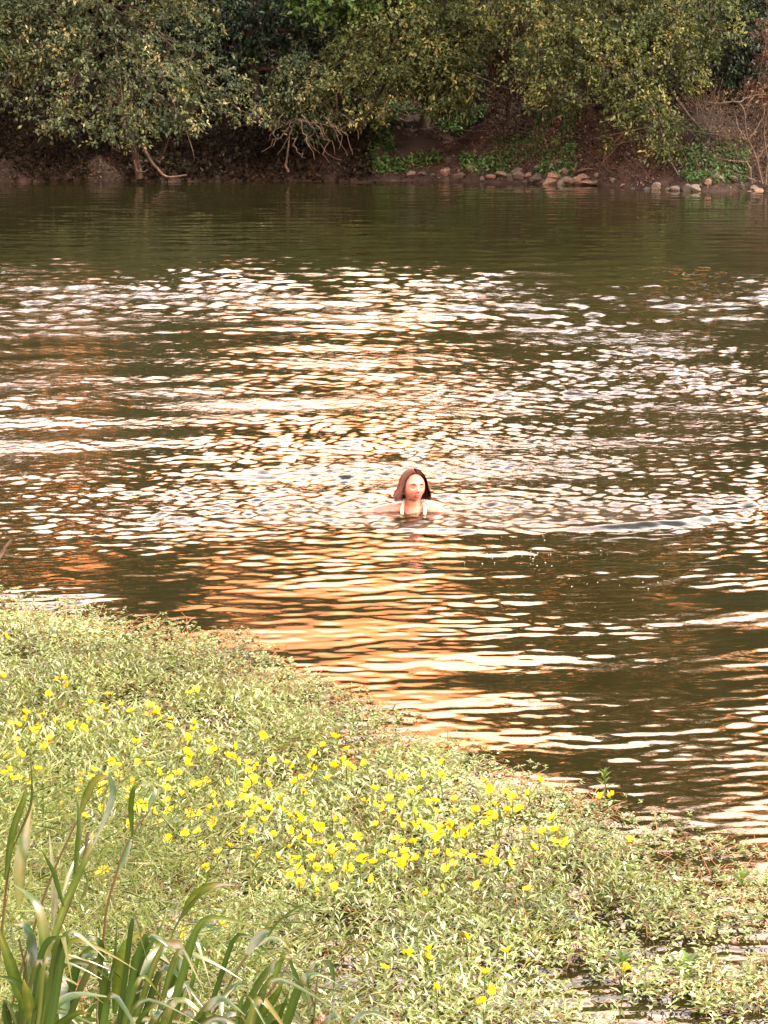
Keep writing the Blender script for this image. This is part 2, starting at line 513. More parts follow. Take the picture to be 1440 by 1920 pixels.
Yl = 56.2
tree('overhanging_tree', 'large grey-green tree hanging low over the water above the pale leaning driftwood branch',
     [P(262, 335, 56.6), P(250, 270, 56.6), P(215, 160, 57.0), P(200, 10, 57.6), P(200, -140, 58)], .09,
     [pxb(a, b_, r, Yl + dz, asp=q) for a, b_, r, dz, q in ((40, 70, 120, .4, .8), (170, 40, 130, .8, .8), (160, 130, 120, .2, .7), (310, 70, 110, .6, .8),
      (390, 150, 90, 0, .6), (290, 170, 110, -.6, .7), (235, 235, 75, -.9, .55), (340, 225, 60, -.8, .5), (450, 205, 60, -.3, .4), (110, 225, 65, -.4, .6),
      (10, 150, 80, 0, .8), (180, -90, 200, 1.2, .8), (360, -60, 130, 1.0, .8), (-60, 60, 130, .4, 1), (-20, -80, 160, 1, 1), (210, 262, 50, -.8, .4))],
     38000, .102, 'leaf_grey', group='trees overhanging the far bank')
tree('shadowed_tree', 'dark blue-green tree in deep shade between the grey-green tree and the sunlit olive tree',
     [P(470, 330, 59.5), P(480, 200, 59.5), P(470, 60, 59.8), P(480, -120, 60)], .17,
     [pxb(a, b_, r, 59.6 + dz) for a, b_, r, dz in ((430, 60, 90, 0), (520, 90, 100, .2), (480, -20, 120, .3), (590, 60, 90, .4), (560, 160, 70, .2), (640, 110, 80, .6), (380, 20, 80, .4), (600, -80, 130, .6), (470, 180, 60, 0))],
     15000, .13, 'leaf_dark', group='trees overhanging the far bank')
tree('leafy_tree', 'bright green broad-leaved tree with boughs dipping in at the top of the picture',
     [P(650, 250, 60.2), P(655, 100, 60.2), P(650, -60, 60.2), P(640, -220, 60.2)], .14,
     [pxb(a, b_, r, 57.6, asp=.6) for a, b_, r in ((600, 0, 75), (680, 15, 75), (740, 5, 60), (560, -40, 70), (640, -80, 120), (740, -80, 110))],
     8000, .14, 'leaf_bright', group='trees overhanging the far bank')
tree('olive_tree', 'sunlit yellow-olive tree leaning over the bank above the green weeds',
     [P(790, 250, 59.6), P(800, 190, 59.4), P(770, 80, 59), P(780, -90, 59)], .15,
     [pxb(a, b_, r, 57.2 + dz, asp=q) for a, b_, r, dz, q in ((660, 90, 60, 0, .7), (720, 60, 80, .2, .8), (720, 140, 85, -.2, .6), (640, 170, 50, -.3, .6), (800, 120, 90, 0, .8),
      (850, 150, 75, -.2, .8), (800, 30, 90, .4, .8), (880, 60, 70, .5, .9), (690, 215, 50, -.4, .45), (840, 205, 50, -.3, .4), (800, -70, 120, .8, .8))],
     26000, .10, 'leaf_olive', group='trees overhanging the far bank')
tree('willowy_tree', 'wide grey-olive tree whose tip trails down to the stones on the right of the bank',
     [P(1120, 290, 57.6), P(1110, 200, 57.6), P(1080, 80, 57.8), P(1090, -100, 58)], .15,
     [pxb(a, b_, r, 54.8 + dz, asp=q) for a, b_, r, dz, q in ((1000, 120, 60, .3, .9), (1060, 160, 80, 0, .6), (1060, 80, 90, .4, .8), (1150, 110, 100, .2, .8), (1150, 30, 110, .6, .8),
      (1240, 60, 90, .4, .8), (1000, 20, 80, .8, .8), (1200, 180, 70, -.2, .7), (1235, 235, 60, -.5, .6), (1250, 285, 38, -.6, .6), (1290, 130, 50, .2, .8), (1180, 220, 45, -.3, .6),
      (1000, 190, 40, .3, .4), (1330, 40, 80, .5, .8), (1320, 250, 25, -.3, .4), (1180, -90, 150, .9, .8), (980, -60, 100, 1, .9))],
     36000, .088, 'leaf_olive', group='trees overhanging the far bank')
tree('dark_corner_tree', 'dark tree in the upper right corner with bare limbs below its crown',
     [P(1400, 300, 57.0), P(1390, 200, 57), P(1370, 60, 57), P(1390, -120, 57)], .12,
     [pxb(a, b_, r, 56.6) for a, b_, r in ((1370, 60, 70), (1410, 100, 60), (1440, 20, 90), (1350, 130, 50), (1480, 120, 80), (1400, -60, 110), (1395, 165, 40))],
     9000, .11, 'leaf_dark', group='trees overhanging the far bank')
tree('rusty_sapling', 'small rust-leaved sapling at the right edge beside the dark corner tree',
     [P(1452, 330, 54.0), P(1450, 240, 54.0), P(1445, 150, 54.0)], .03,
     [pxb(a, b_, r, 54.0) for a, b_, r in ((1432, 160, 24), (1445, 110, 25), (1430, 60, 20), (1455, 190, 30))],
     900, .10, 'leaf_rust', cat='sapling')
# brown tangle between the olive and the willowy tree
tree('brown_thicket', 'brown tangle of dead vines and twigs between the olive tree and the willowy tree',
     [P(955, 240, 58.4), P(950, 160, 58.4), P(960, 60, 58.6), P(950, -40, 58.8)], .05,
     [pxb(a, b_, r, 58.2) for a, b_, r in ((960, 60, 60), (930, 100, 45), (965, 130, 50), (930, 180, 40), (980, 10, 60), (940, -60, 90))],
     5000, .10, 'leaf_rust', cat='thicket')

# drooping shrub with bare hanging stems at the waterline
sroot = empty('drooping_shrub', tuple(P(541, 322, 57.2)), 'grey-green shrub with pale bare stems fanning down to the water left of the weeds', 'shrub')
o0 = np.array(P(541, 322, 57.2))
stems = [[(541, 322), (538, 290), (545, 250), (556, 225)], [(556, 225), (570, 240), (582, 262), (600, 288)], [(556, 225), (590, 235), (600, 270), (625, 300), (640, 300)],
         [(560, 222), (620, 240), (640, 270), (652, 292)], [(556, 225), (530, 250), (505, 270), (490, 285)], [(550, 225), (520, 240), (500, 262)], [(552, 222), (545, 245), (520, 290)],
         [(600, 230), (612, 265), (605, 290), (618, 306)], [(565, 215), (585, 240), (578, 270), (592, 282)], [(610, 220), (640, 250), (636, 280)], [(530, 215), (515, 240), (512, 275)], [(585, 225), (602, 250), (622, 268), (628, 290)], [(548, 260), (560, 280), (572, 296)], [(640, 215), (668, 235), (672, 262)], [(560, 225), (575, 262), (590, 300)], [(620, 235), (650, 255), (660, 290)]]
for i, s_ in enumerate(stems):
    cp = curve_pts([P(a, b_, 57.2 - .05 * i) - o0 for a, b_ in s_], 10, .035)
    link('stem', tubes('stem', [(cp, np.linspace((.035 if i == 0 else .016), .006, len(cp)))], 6), M['pale_wood'], sroot)
link('crown', crown_mesh('crown', [(np.array(c) - o0, R) for c, R in [pxb(a, b_, r, 57.4) for a, b_, r in ((545, 165, 50), (590, 170, 55), (570, 212, 45), (515, 210, 38), (632, 215, 42), (560, 130, 45), (600, 235, 34))]], 8500, .085, .6), M['leaf_grey'], sroot)

# bare branches on the far right
broot = empty('bare_bush', tuple(P(1420, 345, 53.6)), 'leafless grey-brown bush with forked branches at the right edge of the bank', 'bush')
o0 = np.array(P(1420, 345, 53.6))
for i, s_ in enumerate([[(1430, 345), (1420, 300), (1405, 260), (1398, 220), (1410, 170)], [(1405, 260), (1425, 230), (1440, 190)], [(1398, 222), (1385, 192), (1350, 194), (1320, 190)],
                        [(1385, 192), (1410, 180), (1440, 178)], [(1420, 300), (1440, 270), (1450, 240)], [(1410, 345), (1400, 305), (1370, 302), (1345, 296)], [(1436, 345), (1440, 300), (1432, 250), (1440, 210)],
                        [(1400, 262), (1385, 240), (1378, 215)], [(1418, 340), (1395, 330), (1360, 318)]]):
    cp = curve_pts([P(a, b_, 53.6 - .03 * i) - o0 for a, b_ in s_], 10, .012)
    link('branch', tubes('branch', [(cp, np.linspace(.020, .005, len(cp)))], 5), M['pale_wood'], broot)

# pale driftwood leaning out of the water under the left tree
droot = empty('driftwood', tuple(P(300, 330, 55.9)), 'pale bare branch dipping into the water under the grey-green tree', 'branch')
o0 = np.array(P(300, 330, 55.9))
for s_, r_ in (([(268, 275), (282, 300), (300, 322), (318, 332), (350, 328)], .035), ([(252, 300), (256, 318), (268, 322), (276, 318)], .02)):
    cp = curve_pts([P(a, b_, 55.9) - o0 for a, b_ in s_], 12, .01)
    link('limb', tubes('limb', [(cp, np.linspace(r_ * 1.3, r_ * .5, len(cp)))], 6), M['pale_wood'], droot)

# woods climbing the hill behind: their tops are what the river mirrors
WOODS = [(-30, 66, 19), (-24, 70, 22), (-19, 65, 20), (-14.5, 69, 23), (-10.5, 66, 22), (-7.4, 70, 21), (-5.0, 66, 14.5), (-2.6, 69, 13.0), (-.4, 66, 11.2), (1.6, 70, 13.5),
         (4.0, 67, 18), (6.4, 69, 22), (8.8, 66, 23), (12, 69, 18.5), (15.8, 66, 17), (20, 70, 21), (26, 66, 19), (32, 70, 21), (-9.0, 62.5, 8.5), (-12.6, 63, 9), (-6.2, 63.5, 7.5), (4.6, 63, 8), (7.4, 62.5, 8.5), (10.4, 63, 9)]
kinds = ['tall dark woodland tree rising behind the far bank', 'broad woodland tree rising behind the far bank']
for i, (x, y, top) in enumerate(WOODS):
    z0 = float(far_ground_z(np.array([x]), np.array([y]))[0])
    hgt = top - z0
    bl = []
    for q in range(9):
        zz = z0 + hgt * (0.22 + 0.72 * q / 8)
        rr_ = (1.9 if q not in (0, 8) else 1.2) * (0.8 + .4 * rng.random())
        bl.append((np.array([x + rng.normal(0, .9), y + rng.normal(0, .8), zz - rr_ * .4]), (rr_, rr_, min(rr_ * .8, hgt * .16))))
    tree('woodland_tree', f'{"tall dark" if top > 15 else "low dark"} woodland tree standing on the slope behind the overhanging trees',
         [(x, y, z0 - .1), (x + .2, y, z0 + hgt * .3), (x - .1, y, z0 + hgt * .6), (x, y, z0 + hgt * .9)], .22, bl, 9000, .36 if top > 15 else .27, 'leaf_back', limbs=False, group='woodland behind the far bank', sprig_len=.6)

# understorey bushes along the top of the bank
def scatter_mass(name, label, xr, dr, zr, n, leaf, mat, seed, cond=None, droop=0.0):
    x = rng.uniform(*xr, n); d = rng.uniform(*dr, n)
    y = shore_y(x) + d
    z = far_ground_z(x, y) + rng.uniform(0, 1, n) ** 1.6 * (zr[0] + (zr[1] - zr[0]) * vnoise(x, y, 1.2, seed))
    k = vnoise(x, y, .9, seed + 1) > .25
    x, y, z = x[k], y[k], z[k]
    if cond is not None:
        k = cond(x, y, z); x, y, z = x[k], y[k], z[k]
    m_ = len(x)
    D = rng.normal(0, 1, (m_, 3)) + np.array([0, -.3, .2 - droop])
    N = np.array([0, -.5, 1.0]) + rng.normal(0, .5, (m_, 3))
    L = leaf * (0.6 + .8 * rng.random(m_))
    return tag(link(name, leaves(name, np.stack([x, y, z], -1), D, N, L, L * .5), M[mat]), label, 'undergrowth', kind='stuff')
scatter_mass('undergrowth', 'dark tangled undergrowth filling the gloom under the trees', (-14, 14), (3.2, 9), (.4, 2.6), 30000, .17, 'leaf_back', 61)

def pxcond(x0, x1, y0, y1, soft=1.0, seed=3):
    def f(x, y, z):
        # station along the bank and height above water only
        s = 720 + x / y * F
        return (s > x0) & (s < x1) & (vnoise(x, y, .6, seed) > .35)
    return f
scatter_mass('painted_shade_brush', 'brush on the bank under the left tree, its near-black leaves painted as deep shade', (-14, 1), (-.05, 3.2), (.15, 1.2), 30000, .12, 'leaf_painted_shade', 65, lambda x, y, z: 720 + x / y * F < 700)  # dark leaves added to colour the bank as if in deep shade
scatter_mass('bank_weeds', 'fresh green ferns and weeds growing low on the bank above the stones', (-1, 5.2), (.25, 2.5), (.08, .50), 15000, .10, 'weed', 71, pxcond(690, 1075, 0, 0))
scatter_mass('waterside_grass', 'short green grass behind the stones near the right edge', (6, 9), (.25, 1.2), (.05, .25), 3000, .09, 'weed', 81, pxcond(1270, 1400, 0, 0, seed=8))
scatter_mass('leaf_litter', 'brown dead leaves and twigs lying on the bare bank', (-10, 10), (.1, 4.0), (.01, .10), 26000, .07, 'litter', 91)
scatter_mass('dry_bramble', 'dry brown bramble and dead leaves heaped on the slope under the willowy tree', (2.4, 10), (.5, 3.6), (.08, .75), 15000, .065, 'litter', 93)
# dead twigs over the right of the bank
tw = []
for i in range(1000):
    x = rng.uniform(2.6, 9.5); y = float(shore_y(np.array([x]))[0]) + rng.uniform(.2, 3.4)
    z = float(far_ground_z(np.array([x]), np.array([y]))[0]) + .02
    d = np.array([rng.normal(0, .28), rng.normal(0, .2), abs(rng.normal(0, .30))])
    a = np.array([x, y, z])
    tw.append((curve_pts([a, a + d * .5 + rng.normal(0, .06, 3), a + d * 1.2], 5), np.linspace(.008, .003, 4)))
tag(link('dead_brush', tubes('dead_brush', [(p_[:4], r_) for p_, r_ in tw], 4), M['twig']), 'brown dead brush tangled over the right part of the bank', 'brush', kind='stuff')

# yellowing seedling on the slope
yroot = empty('yellow_seedling', tuple(P(1133, 290, 55.4)), 'small yellow-leaved seedling alone on the brown slope', 'plant')
o0 = np.array(P(1133, 290, 55.4))
link('stem', tubes('stem', [(np.array([[0, 0, -.2], [0, 0, .2], [.02, 0, .5]]), [.012, .01, .006])], 5), M['twig'], yroot)
link('foliage', crown_mesh('foliage', [(np.array([0, 0, .3]), (.14, .12, .28))], 160, .09, .2), M['leaf_olive'], yroot)

# stones along the waterline
def rock_mesh(seed):
    import bmesh
    bm = bmesh.new()
    bmesh.ops.create_icosphere(bm, subdivisions=2, radius=1)
    r = random.Random(seed)
    planes = [Vector((r.gauss(0, 1), r.gauss(0, 1), r.gauss(0, 1))).normalized() for _ in range(9)]
    for v in bm.verts:
        for pl in planes:
            dd = v.co.dot(pl)
            if dd > .55:
                v.co -= pl * (dd - .55)
        v.co *= 1 + .12 * mnoise.noise(v.co * 1.8 + Vector((seed, 0, 0)))
    me = bpy.data.meshes.new('rock')
    bm.to_mesh(me); bm.free()
    return me
rock_meshes = {}
for mk in ('stone_grey', 'stone_pink', 'stone_dark'):
    for s_ in range(4):
        me = rock_mesh(s_ * 3 + len(mk)); me.materials.append(M[mk]); rock_meshes[(mk, s_)] = me
ST = [(770, 333, 9, 6, 'g'), (790, 333, 12, 5, 'g'), (833, 331, 14, 12, 'p'), (812, 334, 8, 4, 'd'), (865, 338, 16, 7, 'g'), (888, 328, 13, 7, 'g'), (921, 336, 14, 8, 'p'), (941, 331, 15, 8, 'g'),
      (956, 336, 12, 8, 'd'), (975, 334, 17, 9, 'g'), (968, 326, 12, 6, 'g'), (992, 334, 10, 6, 'p'), (1008, 338, 17, 12, 'd'), (1012, 325, 12, 7, 'g'), (1030, 342, 16, 11, 'p'), (1040, 333, 14, 8, 'p'), (1034, 320, 11, 6, 'g'),
      (1052, 344, 11, 6, 'g'), (1065, 338, 17, 11, 'g'), (1058, 325, 12, 7, 'g'), (1080, 338, 12, 11, 'p'), (1076, 322, 10, 6, 'p'), (1095, 333, 16, 7, 'p'), (1100, 342, 14, 6, 'p'), (1092, 320, 12, 5, 'g'),
      (1114, 343, 12, 6, 'g'), (1048, 313, 9, 5, 'g'), (1084, 303, 10, 7, 'p'), (1070, 312, 9, 5, 'g'), (1105, 318, 13, 4, 'p'), (1120, 328, 9, 4, 'g'), (905, 340, 8, 4, 'g'), (985, 342, 9, 5, 'd'), (1020, 350, 8, 4, 'd'),
      (1187, 354, 7, 4, 'd'), (1230, 353, 16, 8, 'g'), (1252, 355, 8, 5, 'g'), (1266, 354, 14, 8, 'g'), (1287, 353, 14, 9, 'd'), (1306, 354, 13, 8, 'g'), (1327, 356, 12, 6, 'p'), (1345, 355, 17, 8, 'g'), (1372, 354, 15, 9, 'g'),
      (1390, 357, 9, 5, 'd'), (1405, 362, 14, 6, 'p'), (1425, 360, 13, 6, 'p'), (1442, 364, 12, 6, 'p'), (1212, 356, 8, 4, 'd'), (1150, 347, 9, 4, 'g'), (1170, 350, 8, 3, 'p'), (1415, 352, 10, 5, 'g')]
ORD = ['first', 'second', 'third', 'fourth', 'fifth', 'sixth', 'seventh', 'eighth', 'ninth', 'tenth', 'eleventh', 'twelfth', 'thirteenth', 'fourteenth', 'fifteenth', 'sixteenth', 'seventeenth', 'eighteenth', 'nineteenth', 'twentieth']
cnt = {}
for (px, py, w, h_, k) in sorted(ST):
    zone = 'below the green weeds' if px < 1000 else ('in the main heap' if px < 1135 else 'in the row below the bare bush')
    word = {'g': 'grey', 'p': 'pinkish', 'd': 'dark'}[k]
    c = cnt.get((zone, word), 0); cnt[(zone, word)] = c + 1
    g0 = P(px, py, 56)
    Ys = float(shore_y(np.array([g0[0]]))[0])
    hh = max(0.0, (342 if px < 1135 else 362) - py)
    Y = Ys + .05 + hh * .022
    c3 = P(px, py, Y)
    s = Y / F
    mk = {'g': 'stone_grey', 'p': 'stone_pink', 'd': 'stone_dark'}[k]
    zt = c3[2]
    gz = float(far_ground_z(np.array([c3[0]]), np.array([Y]))[0])
    zt = max(min(zt, gz + .12), gz + .02) if px < 1e9 else zt
    o = link('stone', rock_meshes[(mk, random.randrange(4))], None, None, (c3[0], Y, zt))
    o.scale = (w * s * 1.05, w * s * .95, h_ * s * 1.15)
    o.rotation_euler = (random.uniform(-.3, .3), random.uniform(-.35, .35), random.uniform(0, 6.28))
    o.rotation_euler.z = random.uniform(-.5, .5)
    tag(o, f'{word} angular stone {zone}, {ORD[c]} {word} one from the left', 'stone', 'stones along the far waterline')

# ------------------------------------------------------------------ near plant mat
EDGE = [(-900, 1040), (-300, 1085), (0, 1102), (120, 1118), (270, 1150), (400, 1172), (480, 1190), (560, 1235), (640, 1275), (760, 1330), (860, 1370), (950, 1420), (1050, 1455), (1180, 1497), (1270, 1530), (1440, 1580), (1800, 1700), (2400, 1860)]
EG = np.array([G(a, b_)[:2] for a, b_ in EDGE])
def edge_y(x):
    return np.interp(x, EG[:, 0], EG[:, 1])
def to_px(x, y, z=0.0):
    c, s = math.cos(PITCH), math.sin(PITCH)
    zz = z - H
    d = y * c - zz * s
    u = y * s + zz * c
    return 720 + x / d * F, 960 - u / d * F

M['primrose'] = leaf_mat('primrose_leaf', [(0, (.15, .06, .012)), (.16, (.095, .095, .015)), (.42, (.155, .215, .042)), (.75, (.26, .36, .13)), (1, (.48, .52, .28))], rough=.34, transl=.2, tint=(1.3, 1.15, .35), spec=1.0, noise_scale=2.5, noise_amt=.3)
M['primrose_stem'] = solid_mat('primrose_stem', (.15, .065, .025), (.36, .22, .10), 20, .6, .1)
M['petal'] = leaf_mat('petal_yellow', [(0, (.84, .60, .004)), (1, (.92, .72, .006))], rough=.5, transl=.3, tint=(1, 1, .6), noise_amt=.05)
M['primrose_green'] = leaf_mat('primrose_green', [(0, (.06, .12, .02)), (1, (.14, .24, .05))], rough=.35, transl=.35)

def mat_density(x, y):
    """thickness of the plant mat, 0 open water .. 1 dense"""
    ey = edge_y(x)
    d = ey - y
    n1 = vnoise(x, y, .55, 101); n2 = vnoise(x * .45, y * 1.3, .30, 102); n3 = vnoise(x, y, .12, 103)
    den = np.clip(d / .35, 0, 1) * .9 + .12
    den = np.where(d < -.05, 0, den)
    # open leads of water on the right of the mat
    right = np.clip((x - (.20 + .1 * np.sin(y * 3))) / .5, 0, 1) * np.clip((9.9 - y) / .6, 0, 1)
    lead = right * np.clip((n2 - .50) * 8, 0, 1)
    den = den * (1 - .85 * lead)
    den = den * np.clip((n3 * .7 + vnoise(x, y, .28, 104) * .6 - .22) * 2.2, 0.06, 1)
    fringe = np.exp(-((d) / .14) ** 2)
    den = den * (1 - fringe * .75 * (n3 < .55))
    return den

def sprig_field(n):
    x = rng.uniform(-3.2, 3.6, n); y = rng.uniform(4.9, 14.2, n)
    hw = .1565 * y + .55
    k = (np.abs(x) < hw)
    x, y = x[k], y[k]
    k = rng.random(len(x)) < mat_density(x, y)
    return x[k], y[k]

x, y = sprig_field(88000)
ns = len(x)
d = edge_y(x) - y
tall = np.clip((d - .25) / 1.2, 0, 1) * (.25 + .75 * vnoise(x, y, .5, 111)) * np.where(x > .4, np.clip(1.0 - (x - .4) * 1.1 + .35, .15, 1), 1)
h0 = .012 + (.17 * tall + .03 * np.clip(d, 0, 1) * vnoise(x, y, .15, 112)) * (.35 + .65 * rng.random(ns))
spr = 7
lean = rng.normal(0, .35, (ns, 3)); lean[:, 2] = 1
az = rng.random((ns, 1)) * 6.28 + np.arange(spr)[None] * 2.4
lvl = np.linspace(.25, 1, spr)[None] * h0[:, None]
base = np.stack([x, y, np.zeros(ns)], -1)[:, None] + norm(lean)[:, None] * lvl[..., None]
el = rng.uniform(-.1, .55, (ns, spr)) + .9 * np.clip(tall, 0, 1)[:, None] * np.linspace(0, .8, spr)[None]
D = np.stack([np.cos(az) * np.cos(el), np.sin(az) * np.cos(el), np.sin(el)], -1)
N = np.array([0, 0, 1.0]) + rng.normal(0, .35, (ns, spr, 3))
L = (.0165 + .020 * np.clip(tall * 1.3, 0, 1))[:, None] * (.6 + .7 * rng.random((ns, spr)))
W = L * (.50 - .26 * np.clip(tall * 1.5, 0, 1))[:, None]
pv = vnoise(x, y, .6, 121)
var = np.clip((.02 + .55 * rng.random((ns, 1)) + .5 * rng.random((ns, spr))) * (.55 + .85 * pv[:, None]), 0, 1)
me = leaves('primrose_mat', base.reshape(-1, 3), D.reshape(-1, 3), N.reshape(-1, 3), L.reshape(-1), W.reshape(-1), .22, var.reshape(-1))
tag(link('primrose_mat', me, M['primrose']), 'floating mat of pale green water primrose leaves covering the near shallows', 'water plants', kind='stuff')

# reddish runners threading the mat
rl = []
for i in range(9000):
    xx = rng.uniform(-2.4, 2.2); yy = rng.uniform(6.2, 13.2)
    if rng.random() * .6 + .4 > mat_density(np.array([xx]), np.array([yy]))[0] + .12 * (yy < 9): continue
    a = rng.uniform(0, 6.28); ln = rng.uniform(.05, .16)
    p0 = np.array([xx, yy, .01]); p1 = p0 + np.array([math.cos(a) * ln, math.sin(a) * ln, rng.uniform(0, .08)])
    rl.append((np.array([p0, (p0 + p1) / 2 + rng.normal(0, .012, 3) + [0, 0, .015], p1]), [.0018, .0016, .001]))
tag(link('primrose_runners', tubes('primrose_runners', rl, 4), M['primrose_stem']), 'reddish creeping stems threading through the leafy mat', 'stems', kind='stuff')

# flowering sprigs ---------------------------------------------------
def petal_mesh(seed):
    r = np.random.default_rng(seed)
    V, Fc = [], []
    for k in range(5):
        a0 = k * 2 * math.pi / 5 + r.normal(0, .12)
        cup = r.uniform(.15, .85); ln = r.uniform(.8, 1.1)
        c, s = math.cos(a0), math.sin(a0)
        prof = [(0.1, .08, 0), (.5, .30, .30), (.85, .40, .75), (1.0, .30, .85), (.93, .02, .8)]
        b0 = len(V)
        for (r_, w_, z_) in prof:
            for sg in (-1, 0, 1):
                rr = r_ * ln * (1 - .35 * cup * r_)
                if sg == 0 and r_ == 1.0: rr *= .9
                yy = w_ * sg
                V.append((c * rr - s * yy, s * rr + c * yy, z_ * cup + (.12 if sg else 0) + r.normal(0, .04)))
        for r_ in range(3):
            for q in range(2):
                i = b0 + r_ * 3 + q
                Fc.append((i, i + 3, i + 4, i + 1))
    return mesh_np('flower', np.array(V), Fc, 4, r.random(len(V)))
flower_mes = [petal_mesh(q) for q in range(8)]
for me in flower_mes: me.materials.append(M['petal'])
stam_me = tubes('stamens', [(np.array([[0, 0, 0], [0, 0, .22], [0, 0, .3]]), [.16, .2, .05])], 6); stam_me.materials.append(M['petal'])
stem_me = tubes('stem', [(np.array([[0, 0, -1], [.05, .02, -.5], [0, 0, 0]]), [.016, .014, .012])], 5); stem_me.materials.append(M['primrose_green'])
lf = []
def sprig_leaves_mesh(seed):
    r = np.random.default_rng(seed)
    q = 8
    t = np.linspace(-.75, -.03, q)
    az_ = np.arange(q) * 2.4 + r.random() * 6
    D_ = np.stack([np.cos(az_), np.sin(az_), .35 + .5 * (t + .75)], -1)
    Pb_ = np.stack([np.zeros(q), np.zeros(q), t], -1)
    return leaves('foliage', Pb_, D_, np.tile([0, 0, 1.0], (q, 1)) + r.normal(0, .2, (q, 3)), .42 * (.7 + .5 * r.random(q)), .12, .2)
sl = [sprig_leaves_mesh(i) for i in range(5)]
for me in sl: me.materials.append(M['primrose'])

FLW = [(10, 1192), (118, 1272), (108, 1275), (125, 1283), (5, 1270), (205, 1303), (355, 1300), (368, 1295), (245, 1335), (292, 1335), (276, 1342), (48, 1338), (22, 1358), (60, 1370), (92, 1388), (140, 1358), (155, 1368), (105, 1352), (290, 1338),
       (320, 1348), (365, 1367), (348, 1383), (390, 1392), (255, 1392), (30, 1390), (438, 1400), (400, 1408), (425, 1418), (348, 1411), (497, 1380), (465, 1432), (482, 1440), (512, 1428), (550, 1437), (580, 1458), (590, 1410),
       (607, 1398), (575, 1415), (650, 1435), (660, 1440), (685, 1432), (12, 1420), (70, 1445), (18, 1445), (143, 1487), (225, 1437), (222, 1455), (298, 1452), (243, 1480), (192, 1515), (195, 1472), (240, 1500), (363, 1470), (387, 1467),
       (458, 1485), (475, 1500), (425, 1468), (568, 1488), (650, 1500), (685, 1503), (700, 1480), (728, 1450), (742, 1460), (790, 1452), (770, 1487), (803, 1505), (815, 1503), (830, 1430), (730, 1500), (325, 1517), (318, 1522), (345, 1562),
       (370, 1562), (290, 1525), (243, 1545), (275, 1510), (450, 1565), (475, 1562), (355, 1525), (400, 1540), (520, 1608), (558, 1612), (620, 1590), (600, 1548), (580, 1580), (560, 1630), (705, 1548), (740, 1575), (735, 1525), (775, 1548),
       (790, 1540), (845, 1545), (870, 1600), (885, 1608), (920, 1605), (935, 1615), (915, 1620), (955, 1620), (990, 1490), (962, 1495), (950, 1520), (930, 1535), (910, 1545), (975, 1518), (1020, 1560), (1050, 1585), (1035, 1535), (1125, 1493),
       (1147, 1492), (1000, 1590), (700, 1647), (625, 1665), (835, 1630), (870, 1562), (895, 1660), (990, 1668), (805, 1555), (830, 1668), (930, 1590), (1180, 1575), (950, 1785), (763, 1790), (800, 1795), (806, 1780), (875, 1758), (720, 1815),
       (908, 1825), (817, 1852), (920, 1855), (905, 1880), (1170, 1815), (195, 1632), (190, 1640), (340, 1755), (343, 1748), (415, 1735), (385, 1630), (370, 1470), (172, 1460), (265, 1505), (90, 1300), (170, 1320), (200, 1360), (260, 1430),
       (310, 1480), (500, 1470), (530, 1520), (590, 1510), (640, 1540), (670, 1570), (720, 1600), (760, 1610), (540, 1560), (430, 1510), (495, 1540), (615, 1460), (660, 1590), (775, 1580), (820, 1600), (855, 1500), (890, 1520), (920, 1480)]
# scattered ones thicken the drift
r_ = np.random.default_rng(5)
while len(FLW) < 298:
    q_ = FLW[r_.integers(len(FLW))]
    px = q_[0] + r_.normal(0, 30); py = q_[1] + r_.normal(0, 13)
    if py < 1320 or py > 1680 or px < 0 or px > 1065: continue
    ex = 1290 + px * .10
    if py > ex and min((px - a) ** 2 + (py - b_) ** 2 for a, b_ in FLW) > 110:
        FLW.append((px, py))
def zone_label(px, py):
    if py > 1700: return 'small sprig with a yellow flower near the bottom of the mat', 'yellow flowers low in the mat'
    if py < 1330: return 'lone small yellow flower at the thin upper left of the mat', 'yellow flowers at the top of the mat'
    if px < 330: return 'yellow-flowered sprig standing behind the tall grass shoots', 'yellow flowers behind the tall grass'
    if px > 860: return 'yellow-flowered sprig at the thinning right end of the drift', 'yellow flowers at the right end'
    if py < 1480: return 'yellow-flowered sprig in the upper middle of the drift', 'yellow flowers in the upper drift'
    return 'yellow-flowered sprig in the lower middle of the drift', 'yellow flowers in the lower drift'
ones = [p_ for p_ in sorted(FLW) if p_[1] > 1700]
tops = [p_ for p_ in sorted(FLW) if p_[1] < 1330]
NTH = ['first', 'second', 'third', 'fourth', 'fifth', 'sixth', 'seventh', 'eighth', 'ninth', 'tenth', 'eleventh', 'twelfth', 'thirteenth', 'fourteenth', 'fifteenth', 'sixteenth', 'seventeenth', 'eighteenth']
